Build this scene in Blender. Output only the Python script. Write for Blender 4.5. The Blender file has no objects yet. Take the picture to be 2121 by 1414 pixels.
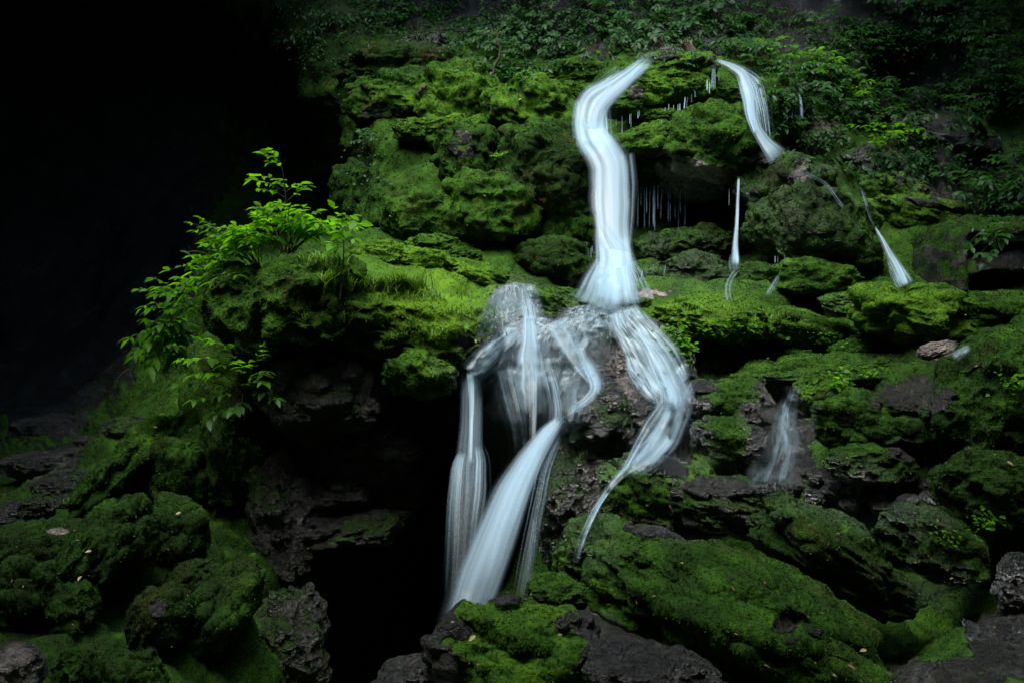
import bpy, bmesh, math, random, time
import numpy as np
T0 = time.time()
scene = bpy.context.scene
COL = scene.collection
rng = np.random.default_rng(7)
random.seed(7)
F = 2062.0; CU = 1060.5; CV = 707.0
PITCH = math.radians(-4.0)
SUN_EL = math.radians(70); SUN_AZ = math.radians(-150)   # azimuth measured from +y towards +x

# ------------------------------------------------------------------ camera geometry
def P(u, v, Y):
    """World point seen at photo pixel (u, v), at world depth Y (camera at the origin, looking along +y)."""
    u = np.asarray(u, float); v = np.asarray(v, float); Y = np.asarray(Y, float)
    a = (u - CU) / F; b = -(v - CV) / F
    dy = math.cos(PITCH) - b * math.sin(PITCH)
    dz = math.sin(PITCH) + b * math.cos(PITCH)
    k = Y / dy
    return np.stack([a * k, Y + 0 * k, dz * k], -1)

def UV(p):
    x, y, z = p[..., 0], p[..., 1], p[..., 2]
    c, s = math.cos(PITCH), math.sin(PITCH)
    f = np.maximum(y * c + z * s, 0.05); b = (-y * s + z * c) / f
    return CU + F * x / f, CV - F * b

# ------------------------------------------------------------------ numpy noise
_perm = rng.permutation(256).astype(np.int64); _perm = np.concatenate([_perm, _perm, _perm])
_g = rng.normal(size=(256, 3)); _g /= np.linalg.norm(_g, axis=1)[:, None]; _g = _g.astype(np.float32)
def gnoise(p):
    p = np.asarray(p, np.float32)
    i = np.floor(p).astype(np.int64); f = p - i; i &= 255
    w = f * f * f * (f * (f * 6 - 15) + 10)
    out = 0
    for dx in (0, 1):
        wx = w[:, 0] if dx else 1 - w[:, 0]
        px = _perm[i[:, 0] + dx]
        for dy in (0, 1):
            wy = wx * (w[:, 1] if dy else 1 - w[:, 1])
            py = _perm[px + i[:, 1] + dy]
            for dz in (0, 1):
                wz = wy * (w[:, 2] if dz else 1 - w[:, 2])
                g = _g[_perm[py + i[:, 2] + dz]]
                out = out + wz * (g[:, 0] * (f[:, 0] - dx) + g[:, 1] * (f[:, 1] - dy) + g[:, 2] * (f[:, 2] - dz))
    return out * 1.5
def fbm(p, oct=4, gain=.5, lac=2.03):
    a, s, out = 1., 1., 0
    for k in range(oct):
        out = out + a * gnoise(p * s + 17.3 * k); a *= gain; s *= lac
    return out
def billow(p, oct=2):                      # rounded cushions with creases between them
    a, s, out = 1., 1., 0
    for k in range(oct):
        out = out + a * (np.minimum(np.sqrt(gnoise(p * s + 31.7 * k) ** 2 + .006) * 2.2 - .12, 1.2)); a *= .5; s *= 2.1
    return out
def sstep(a, b, x):
    t = np.clip((x - a) / (b - a), 0, 1); return t * t * (3 - 2 * t)

def curve(pts, n=12):
    pts = np.asarray(pts, float); t = np.linspace(0, 1, len(pts)); tt = np.linspace(0, 1, n)
    out = np.stack([np.interp(tt, t, pts[:, k]) for k in range(3)], 1)
    for _ in range(3): out[1:-1] = .25 * out[:-2] + .5 * out[1:-1] + .25 * out[2:]
    return out
# ------------------------------------------------------------------ mesh building
def make_mesh(name, V, Fc, mats, attrs=None, uv=None, smooth=True, midx=None):
    V = np.ascontiguousarray(V, np.float32)
    me = bpy.data.meshes.new(name)
    if not isinstance(Fc, (list, tuple)): Fc = [Fc]
    Fc = [np.asarray(f, np.int32) for f in Fc if len(f)]
    me.vertices.add(len(V)); me.vertices.foreach_set('co', V.ravel())
    loops = np.concatenate([f.ravel() for f in Fc]); tot = np.concatenate([np.full(len(f), f.shape[1], np.int32) for f in Fc])
    st = np.concatenate([[0], np.cumsum(tot)[:-1]]).astype(np.int32)
    me.loops.add(len(loops)); me.loops.foreach_set('vertex_index', loops)
    me.polygons.add(len(tot)); me.polygons.foreach_set('loop_start', st); me.polygons.foreach_set('loop_total', tot)
    for m in (mats if isinstance(mats, (list, tuple)) else [mats]): me.materials.append(m)
    me.update(calc_edges=True)
    if smooth: me.polygons.foreach_set('use_smooth', np.ones(len(tot), bool))
    for k, a in (attrs or {}).items():
        at = me.attributes.new(k, 'FLOAT', 'POINT'); at.data.foreach_set('value', np.ascontiguousarray(a, np.float32))
    if uv is not None:
        l = me.uv_layers.new(name='UVMap'); l.data.foreach_set('uv', np.ascontiguousarray(uv[loops], np.float32).ravel())
    return me
def link(name, me, parent=None, loc=None):
    o = bpy.data.objects.new(name, me); COL.objects.link(o)
    if parent is not None: o.parent = parent
    if loc is not None: o.location = loc
    return o
def tag(o, label=None, cat=None, group=None, kind=None):
    if label: o['label'] = label
    if cat: o['category'] = cat
    if group: o['group'] = group
    if kind: o['kind'] = kind
    return o
def empty(name, loc, label, cat, group=None):
    o = bpy.data.objects.new(name, None); COL.objects.link(o); o.location = loc; o.empty_display_size = .05
    return tag(o, label, cat, group)
def vnormals(V, Fc):
    n = np.zeros_like(V)
    a, b, c = V[Fc[:, 0]], V[Fc[:, 1]], V[Fc[:, 2]]
    fn = np.cross(b - a, c - a) if Fc.shape[1] == 3 else np.cross(c - a, V[Fc[:, 3]] - b)
    for k in range(Fc.shape[1]):
        for d in range(3): n[:, d] += np.bincount(Fc[:, k], fn[:, d], len(V))
    return n / np.maximum(np.linalg.norm(n, axis=1), 1e-9)[:, None]
_ico = {}
def ico(level):
    if level not in _ico:
        bm = bmesh.new(); bmesh.ops.create_icosphere(bm, subdivisions=level, radius=1)
        _ico[level] = (np.array([v.co[:] for v in bm.verts]), np.array([[v.index for v in f.verts] for f in bm.faces], np.int32)); bm.free()
    return _ico[level]

# ------------------------------------------------------------------ materials
def nt(name):
    m = bpy.data.materials.new(name); m.use_nodes = True; m.node_tree.nodes.clear(); return m, m.node_tree
class NB:
    def __init__(s, tree): s.t = tree
    def n(s, typ, ins=None, **kw):
        nd = s.t.nodes.new(typ)
        for k, v in kw.items(): setattr(nd, k, v)
        for k, v in (ins or {}).items():
            sk = nd.inputs[k]
            if isinstance(v, bpy.types.NodeSocket): s.t.links.new(v, sk)
            else: sk.default_value = v
        return nd
    def attr(s, name): return s.n('ShaderNodeAttribute', attribute_name=name).outputs['Fac']
    def math(s, op, a, b=0.0, c=0.0, clamp=False): return s.n('ShaderNodeMath', {0: a, 1: b, 2: c}, operation=op, use_clamp=clamp).outputs[0]
    def mix(s, f, a, b, blend='MIX'):
        nd = s.n('ShaderNodeMix', data_type='RGBA', blend_type=blend, clamp_factor=True)
        for idx, v in ((0, f), (6, a), (7, b)):
            if isinstance(v, bpy.types.NodeSocket): s.t.links.new(v, nd.inputs[idx])
            else: nd.inputs[idx].default_value = v if idx == 0 else (*v, 1)[:4]
        return nd.outputs[2]
    def ramp(s, fac, stops):
        nd = s.n('ShaderNodeValToRGB', {0: fac}); cr = nd.color_ramp
        while len(cr.elements) < len(stops): cr.elements.new(0.5)
        for e, (p, c) in zip(cr.elements, stops): e.position = p; e.color = (*c, 1)[:4] if not isinstance(c, float) else (c, c, c, 1)
        return nd.outputs[0]
    def noise(s, vec, scale, detail=3, rough=.55, dist=0.): return s.n('ShaderNodeTexNoise', {'Vector': vec, 'Scale': scale, 'Detail': detail, 'Roughness': rough, 'Distortion': dist}).outputs[0]
    def maprange(s, v, a, b, c=0., d=1.): return s.n('ShaderNodeMapRange', {0: v, 1: a, 2: b, 3: c, 4: d}).outputs[0]

MOSS_STOPS = [(0., (.011, .026, .004)), (.3, (.018, .052, .006)), (.6, (.040, .108, .009)), (1., (.108, .220, .014))]
def moss_colour(b, pos, tone):
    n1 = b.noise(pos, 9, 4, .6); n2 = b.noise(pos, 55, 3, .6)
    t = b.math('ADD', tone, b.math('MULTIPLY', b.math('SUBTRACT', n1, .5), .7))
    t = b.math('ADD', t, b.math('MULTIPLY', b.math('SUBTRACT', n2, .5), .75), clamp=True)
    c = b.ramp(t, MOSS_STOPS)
    br = b.maprange(b.noise(pos, 3.1, 4, .65), .55, .72)
    br = b.math('MULTIPLY', br, b.attr('brown'))
    return b.mix(br, c, (.050, .038, .010))

def mat_mossrock():
    m, t = nt('moss_and_rock'); b = NB(t)
    pos = b.n('ShaderNodeNewGeometry').outputs['Position']
    moss, tone, wet = b.attr('moss'), b.attr('tone'), b.attr('wet')
    mc = moss_colour(b, pos, tone)
    r1 = b.noise(pos, 4.5, 6, .65); r2 = b.noise(pos, 38, 5, .65)
    rc = b.ramp(b.math('ADD', b.math('MULTIPLY', r1, .45), b.math('MULTIPLY', r2, .55)), [(.34, (.004, .005, .003)), (.49, (.011, .012, .007)), (.57, (.030, .031, .022)), (.68, (.18, .185, .155))])
    rc = b.mix(b.maprange(b.noise(pos, 2.2, 3), .62, .75), rc, (.055, .038, .020))
    pale = b.attr('pale')
    rc = b.mix(pale, rc, b.ramp(r2, [(.3, (.16, .12, .095)), (.6, (.5, .43, .38))]))
    rc = b.mix(b.math('MULTIPLY', wet, .45), rc, (.010, .011, .008))  # wet darkens the rock; painted shade uses it too
    vc = b.n('ShaderNodeVectorMath', {0: pos, 1: b.n('ShaderNodeVectorMath', {0: b.n('ShaderNodeTexNoise', {'Vector': pos, 'Scale': 5., 'Detail': 3.}).outputs[1], 1: (.25, .25, .25)}, operation='MULTIPLY').outputs[0]}, operation='ADD').outputs[0]
    ck = b.n('ShaderNodeTexVoronoi', {'Vector': b.n('ShaderNodeVectorMath', {0: vc, 1: (1., 1., 1.9)}, operation='MULTIPLY').outputs[0], 'Scale': 6.5}, feature='DISTANCE_TO_EDGE').outputs[0]
    crack = b.maprange(ck, 0., .035, 0., 1.)
    rc = b.mix(b.math('MULTIPLY_ADD', crack, -.35, .35), rc, (.004, .004, .003))
    edge = b.maprange(b.math('ADD', moss, b.math('MULTIPLY', b.math('SUBTRACT', r2, .5), .9)), .38, .62)
    col = b.mix(edge, rc, mc)
    vor = b.n('ShaderNodeTexVoronoi', {'Vector': pos, 'Scale': 60.0}, feature='F1').outputs['Distance']
    hm = b.math('ADD', b.math('MULTIPLY', b.noise(pos, 85, 4, .7), 1.0), b.math('MULTIPLY', vor, .35))
    hr = b.math('ADD', b.math('ADD', b.math('MULTIPLY', crack, .35), b.math('ADD', b.math('MULTIPLY', b.noise(pos, 20, 6, .7), 3.4), b.math('MULTIPLY', b.noise(pos, 95, 3, .7), b.math('MULTIPLY_ADD', wet, 1.6, .5)))), b.math('MULTIPLY', vor, b.math('MULTIPLY', wet, 1.6)))
    h = b.n('ShaderNodeMix', {0: edge, 2: hr, 3: hm}).outputs[0]
    bump = b.n('ShaderNodeBump', {'Strength': 1.0, 'Distance': .014, 'Height': h}).outputs[0]
    rr = b.math('SUBTRACT', .42, b.math('MULTIPLY', wet, .27))
    rough = b.n('ShaderNodeMix', {0: b.math('MULTIPLY', edge, b.math('SUBTRACT', 1., b.math('MULTIPLY', wet, .75))), 2: rr, 3: .9}).outputs[0]
    spec = b.n('ShaderNodeMix', {0: b.math('MULTIPLY', wet, b.math('SUBTRACT', 1., b.math('MULTIPLY', edge, .75))), 2: b.n('ShaderNodeMix', {0: edge, 2: .5, 3: .12}).outputs[0], 3: 1.0}).outputs[0]
    p = b.n('ShaderNodeBsdfPrincipled', {'Base Color': col, 'Roughness': rough, 'Normal': bump, 'Specular IOR Level': spec, 'Coat Weight': b.math('MULTIPLY', wet, b.math('SUBTRACT', 1., b.math('MULTIPLY', edge, .7))), 'Coat Roughness': .07, 'Coat IOR': 1.6, 'Coat Normal': bump})
    b.n('ShaderNodeOutputMaterial', {0: p.outputs[0]})
    return m
def mat_sprig():
    m, t = nt('moss_fronds'); b = NB(t)
    pos = b.n('ShaderNodeNewGeometry').outputs['Position']
    c = moss_colour(b, pos, b.attr('tone'))
    d = b.n('ShaderNodeBsdfDiffuse', {0: c}).outputs[0]; tr = b.n('ShaderNodeBsdfTranslucent', {0: b.mix(1., c, (1.1, 1.25, .6), 'MULTIPLY')}).outputs[0]
    g = b.n('ShaderNodeBsdfGlossy', {0: (1, 1, 1, 1), 'Roughness': .35}).outputs[0]
    s = b.n('ShaderNodeMixShader', {0: .35, 1: d, 2: tr}).outputs[0]
    s = b.n('ShaderNodeMixShader', {0: b.math('ADD', .008, b.math('MULTIPLY', b.attr('wet'), .02)), 1: s, 2: g}).outputs[0]
    b.n('ShaderNodeOutputMaterial', {0: s}); return m
def mat_leaf(name, dark, light, transl=.45, gloss=.05):
    m, t = nt(name); b = NB(t)
    c = b.ramp(b.attr('tone'), [(0., dark), (1., light)])
    d = b.n('ShaderNodeBsdfDiffuse', {0: c}).outputs[0]; tr = b.n('ShaderNodeBsdfTranslucent', {0: b.mix(1., c, (1.5, 1.6, .5), 'MULTIPLY')}).outputs[0]
    g = b.n('ShaderNodeBsdfGlossy', {0: (1, 1, 1, 1), 'Roughness': .5}).outputs[0]
    s = b.n('ShaderNodeMixShader', {0: transl, 1: d, 2: tr}).outputs[0]
    s = b.n('ShaderNodeMixShader', {0: gloss, 1: s, 2: g}).outputs[0]
    b.n('ShaderNodeOutputMaterial', {0: s}); return m
def mat_plain(name, c1, c2, scale=20, rough=.8, bump=.01):
    m, t = nt(name); b = NB(t)
    pos = b.n('ShaderNodeNewGeometry').outputs['Position']
    n = b.noise(pos, scale, 6, .65)
    p = b.n('ShaderNodeBsdfPrincipled', {'Base Color': b.ramp(n, [(.35, c1), (.65, c2)]), 'Roughness': rough, 'Normal': b.n('ShaderNodeBump', {'Strength': .8, 'Distance': bump, 'Height': n}).outputs[0]})
    b.n('ShaderNodeOutputMaterial', {0: p.outputs[0]}); return m
def mat_water(name, across, along, lo, hi, base=.4, tint=(.44, .62, .73), gloss=.03, edge=.6, detail=3):
    """Silky falling water: white froth whose thickness breaks into strands along the flow and frays at the sides."""
    m, t = nt(name); b = NB(t)
    uv = b.n('ShaderNodeUVMap', uv_map='UVMap').outputs[0]
    sep = b.n('ShaderNodeSeparateXYZ', {0: uv}); x, y = sep.outputs[0], sep.outputs[1]
    oi = b.n('ShaderNodeObjectInfo').outputs['Random']
    def streak(k, al, sd): return b.noise(b.n('ShaderNodeCombineXYZ', {0: b.math('MULTIPLY', x, k), 1: b.math('MULTIPLY', y, al), 2: b.math('MULTIPLY_ADD', oi, 40., sd)}).outputs[0], 1.0, detail, .6, .3)
    s = b.math('ADD', b.math('MULTIPLY', streak(across, along, 0.), .82), b.math('MULTIPLY', streak(across * 3.1, along * .8, 7.), .18))
    e0 = b.math('SUBTRACT', 1., b.math('ABSOLUTE', b.math('SUBTRACT', b.math('MULTIPLY', x, 2.), 1.)))
    e1 = b.math('ADD', e0, b.math('MULTIPLY', b.math('SUBTRACT', s, .5), edge * 2.2))
    ss = lambda v, c: b.n('ShaderNodeMapRange', {0: v, 1: 0., 2: c, 3: 0., 4: 1.}, interpolation_type='SMOOTHSTEP').outputs[0]
    e = b.math('MULTIPLY', ss(e1, edge), ss(e0, .45))
    q = b.maprange(s, lo, hi)
    a = b.math('MULTIPLY', b.math('MULTIPLY_ADD', q, 1.5 * (1 - base), base), b.attr('dens'))
    a = b.math('MULTIPLY', a, e, clamp=True)
    nup = b.n('ShaderNodeVectorMath', {0: b.n('ShaderNodeNewGeometry').outputs['Normal'], 1: (0, 0, .9)}, operation='ADD').outputs[0]
    nup = b.n('ShaderNodeVectorMath', {0: nup}, operation='NORMALIZE').outputs[0]
    bump = b.n('ShaderNodeBump', {'Strength': .3, 'Distance': .02, 'Height': s, 'Normal': nup}).outputs[0]
    col = b.mix(q, tuple(c * .82 for c in tint), tuple(min(c * 1.14, .9) for c in tint))
    d = b.n('ShaderNodeBsdfDiffuse', {0: col, 'Normal': bump}).outputs[0]
    tr = b.n('ShaderNodeBsdfTranslucent', {0: col}).outputs[0]
    g = b.n('ShaderNodeBsdfGlossy', {0: (1, 1, 1, 1), 'Roughness': .25, 'Normal': bump}).outputs[0]
    sh = b.n('ShaderNodeMixShader', {0: .4, 1: d, 2: tr}).outputs[0]
    sh = b.n('ShaderNodeMixShader', {0: gloss, 1: sh, 2: g}).outputs[0]
    sh = b.n('ShaderNodeMixShader', {0: a, 1: b.n('ShaderNodeBsdfTransparent').outputs[0], 2: sh}).outputs[0]
    b.n('ShaderNodeOutputMaterial', {0: sh}); return m
def mat_film():
    """Clear water sliding over dark rock: glossy, rippled, with paler streaks."""
    m, t = nt('sliding_water'); b = NB(t)
    uv = b.n('ShaderNodeUVMap', uv_map='UVMap').outputs[0]
    sep = b.n('ShaderNodeSeparateXYZ', {0: uv}); x, y = sep.outputs[0], sep.outputs[1]
    pos = b.n('ShaderNodeNewGeometry').outputs['Position']
    vec = b.n('ShaderNodeCombineXYZ', {0: b.math('MULTIPLY', x, 22.), 1: b.math('MULTIPLY', y, 3.5), 2: b.n('ShaderNodeObjectInfo').outputs['Random']}).outputs[0]
    s = b.noise(vec, 1.0, 4, .6, .6)
    rip = b.noise(b.n('ShaderNodeCombineXYZ', {0: b.math('MULTIPLY', x, 60.), 1: b.math('MULTIPLY', y, 28.), 2: 3.}).outputs[0], 1., 3, .6, .5)
    e = b.math('SUBTRACT', 1., b.math('ABSOLUTE', b.math('SUBTRACT', b.math('MULTIPLY', x, 2.), 1.)))
    e = b.n('ShaderNodeMapRange', {0: e, 1: 0., 2: .35, 3: 0., 4: 1.}, interpolation_type='SMOOTHSTEP').outputs[0]
    a = b.math('MULTIPLY', b.maprange(s, .36, .64, .25, 1.), b.attr('dens'))
    h = b.math('ADD', s, b.math('MULTIPLY', rip, .6))
    bump = b.n('ShaderNodeBump', {'Strength': .7, 'Distance': .010, 'Height': h}).outputs[0]
    d = b.n('ShaderNodeMixShader', {0: .35, 1: b.n('ShaderNodeBsdfDiffuse', {0: (.52, .70, .80, 1), 'Normal': bump}).outputs[0], 2: b.n('ShaderNodeBsdfTranslucent', {0: (.52, .70, .80, 1)}).outputs[0]}).outputs[0]
    sh = b.n('ShaderNodeMixShader', {0: a, 1: b.n('ShaderNodeBsdfTransparent', {0: (.86, .92, .92, 1)}).outputs[0], 2: d}).outputs[0]
    fr = b.n('ShaderNodeFresnel', {0: 1.33, 1: bump}).outputs[0]
    g = b.n('ShaderNodeBsdfGlossy', {0: (1, 1, 1, 1), 'Roughness': .22, 'Normal': bump}).outputs[0]
    sh = b.n('ShaderNodeMixShader', {0: b.math('MULTIPLY', fr, .8), 1: sh, 2: g}).outputs[0]
    sh = b.n('ShaderNodeMixShader', {0: e, 1: b.n('ShaderNodeBsdfTransparent').outputs[0], 2: sh}).outputs[0]
    b.n('ShaderNodeOutputMaterial', {0: sh}); return m

M_MR = mat_mossrock(); M_SP = mat_sprig()
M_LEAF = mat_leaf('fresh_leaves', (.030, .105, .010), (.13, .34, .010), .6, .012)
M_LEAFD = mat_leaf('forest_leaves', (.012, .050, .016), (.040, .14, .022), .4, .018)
M_DEAD = mat_leaf('fallen_leaves', (.10, .025, .008), (.42, .36, .16), .2, .02)
M_GRASS = mat_leaf('grass_blades', (.05, .12, .015), (.17, .30, .06), .4, .02)
M_STEM = mat_plain('brown_stems', (.02, .014, .008), (.06, .04, .022), 40, .7, .002)
M_WOOD = mat_plain('weathered_wood', (.03, .024, .014), (.11, .09, .05), 14, .8, .02)
M_DARK = mat_plain('dark_rock', (.012, .012, .011), (.035, .033, .03), 1.6, .8, .05)
M_FALL = mat_water('silky_water', 5., .32, .30, .72, .42, edge=.9, detail=2)
M_VEIL = mat_water('thin_water_strands', 9., .45, .44, .68, .12, edge=.8)
M_SILK = mat_water('smooth_water', 4., .24, .24, .76, .70, edge=.95, detail=2)
M_DRIP = mat_water('water_threads', 2., 2.2, .3, .65, .3, edge=.7)
M_FILM = mat_film()

MOSS_DENS = 120000.
SUN_STRENGTH = 1.5; SUN_ANGLE = 44.; SKY_STRENGTH = .11; EXPOSURE = 2.2
LW_X0 = -9.; LW_X1 = -4.3; LW_H = 12.

# ------------------------------------------------------------------ hillside: depth control points (u, v, Y)
CP = """
-700 -450 13; 0 -450 14.5; 700 -450 13.5; 1400 -450 13; 2121 -450 12.5; 2900 -450 11
-700 0 14; 0 0 15; 400 0 14.5; 560 0 12.5; 700 0 12; 900 0 12.4; 1100 0 12; 1300 0 11.8; 1500 0 11.5; 1700 0 11.4; 1900 0 11.4; 2121 0 11; 2500 0 10; 2900 0 9
0 100 15; 480 100 14.5; 560 100 12.3; 640 100 11.8; 800 100 11.2; 950 90 11.4; 1100 100 11.3; 1250 100 11; 1400 90 10.7; 1500 90 10.7; 1650 100 10.6; 1850 100 11.3; 2050 100 10.6; 2121 100 10.2; 2600 100 9
600 200 14.2; 640 200 11.6; 720 190 10.8; 850 190 10.4; 1000 180 10.5; 1180 190 10.3; 1330 190 9.9; 1480 180 9.6; 1600 180 9.7; 1750 190 10; 1860 200 11.6; 1960 190 11.4; 2121 180 9.8
0 300 15; 500 300 14.5; 640 300 14; 700 300 10.9; 760 300 10; 900 300 9.7; 1050 300 9.6; 1200 300 9.5; 1300 300 9.5; 1450 300 9.3; 1600 300 9.3; 1750 300 9.3; 1950 300 9.6; 2080 270 10.5; 2121 300 9.7; 2600 300 8.5
0 420 15; 600 420 14; 680 420 13; 720 420 9.8; 850 420 9.2; 1000 420 9.1; 1150 420 9.4; 1230 420 9.2; 1310 400 9.4; 1330 450 10.3; 1430 450 10.8; 1510 450 10.4; 1560 420 8.9; 1700 420 8.8; 1900 420 9; 2121 420 8.6; 2600 420 7.5
1340 490 9.0; 1450 500 9.0; 1400 415 9.6
0 520 14.5; 350 520 13; 560 520 12; 690 500 10; 760 500 8.5; 900 520 8.1; 1050 520 8.5; 1180 520 8.9; 1300 530 8.9; 1450 560 8.6; 1600 520 8.6; 1800 520 8.5; 1960 520 8.2; 2010 540 9.2; 2070 525 9.8; 2140 525 9.6
0 600 14; 350 600 12.5; 440 600 9; 520 580 6.9; 600 570 6.7; 700 560 7.2; 850 560 7.5; 1000 590 7.9; 1150 610 8.3; 1260 635 8.3; 1400 610 7.9; 1600 630 7.8; 1750 630 7.6; 1900 610 7.4; 2121 600 7.1; 2600 600 6
480 660 6.4; 560 660 6.2; 700 650 6.2; 850 650 6.5; 1000 655 6.9; 1100 655 7.1; 1250 660 7.3; 1330 680 7.2; 1440 670 7.1; 1580 690 7.2; 1850 690 6.8; 2000 690 6.6; 2121 690 5.7; 2600 700 4.9
0 700 14; 250 700 12; 340 700 10; 420 740 6.9; 560 720 6.2; 700 720 6.1; 830 725 6.1; 940 770 6.3
1450 740 7.3; 1560 740 7.8; 1660 730 8.4; 1750 740 7.6; 1850 740 6.8; 2000 730 6.4
0 850 11; 150 850 10; 260 840 9; 350 800 8; 350 870 6.9; 430 850 6.6; 500 850 6.8; 620 850 6.8; 720 850 6.9; 860 850 8; 940 900 8
1100 750 6.5; 1000 790 6.5; 1250 750 6.6; 1400 800 6.4; 1050 950 6.7; 1200 950 6.2; 1050 1100 7.2; 1200 1100 6; 1400 900 5.9; 1300 1000 5.9
1480 800 6.3; 1600 800 6.4; 1750 830 5.9; 1900 830 5.5; 2121 850 4.9; 2600 850 4.2
1500 900 5.8; 1620 900 5.8; 1800 950 5.3; 1950 950 5.1; 2121 950 4.6; 1600 1000 5.4; 1750 1030 5.1; 1900 1050 4.9; 2121 1100 4.3; 2600 1100 3.7
-700 850 12; 0 950 9; 150 960 8.5; 240 960 7.2; 0 1040 7.6; 100 1050 6.4; 0 1110 5.5; 150 1120 5.4; 300 1050 5.9; 400 1050 6; 500 1050 6.3; 620 1000 7.0; 750 960 7.2; 800 1040 7.8; 900 1030 9.5; 680 1100 7.6; 820 1110 8.2; 690 1230 7.8; 800 1260 8.2; 900 1250 10; 1000 1150 8.5
-700 1100 6; 100 1250 4.6; 300 1250 4.9; 450 1250 5.2; 560 1200 5.8; -700 1400 4; 0 1400 3.8; 200 1400 4.1; 400 1400 4.5; 560 1400 5.0; 690 1400 7.6; 850 1400 8
1400 1150 5.3; 1550 1150 5.3; 1700 1250 5; 1950 1300 4.7; 2121 1300 4.1; 1200 1250 5.2; 1100 1250 5.3; 1050 1400 4.6; 1400 1414 4.3; 1700 1414 4; 2000 1414 3.6; 2121 1414 3.4; 2600 1414 3
-700 1900 2.5; 0 1900 2.5; 600 1900 2.8; 1200 1900 2.3; 1700 1900 2.2; 2121 1900 2.2; 2900 1900 2
"""
cp = np.array([[float(x) for x in s.split()] for ln in CP.strip().split('\n') for s in ln.split(';')])
_c = cp[:, :2] / 1000.; _K = np.linalg.norm(_c[:, None] - _c[None], axis=2)
_n = len(cp); _A = np.zeros((_n + 1, _n + 1)); _A[:_n, :_n] = _K; _A[:_n, _n] = 1; _A[_n, :_n] = 1
_w = np.linalg.solve(_A, np.concatenate([np.log(cp[:, 2]), [0]]))
def D(u, v):
    """Depth of the bare hillside along the line of sight through (u, v), before lumps."""
    u = np.asarray(u, float); v = np.asarray(v, float); sh = u.shape
    q = np.stack([u.ravel(), v.ravel()], 1) / 1000.; out = np.empty(len(q))
    for i in range(0, len(q), 40000):
        qq = q[i:i + 40000]
        out[i:i + 40000] = np.sqrt(((qq[:, None] - _c[None]) ** 2).sum(2)) @ _w[:_n] + _w[_n]
    return np.exp(np.clip(out, .6, 2.75)).reshape(sh)

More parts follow.
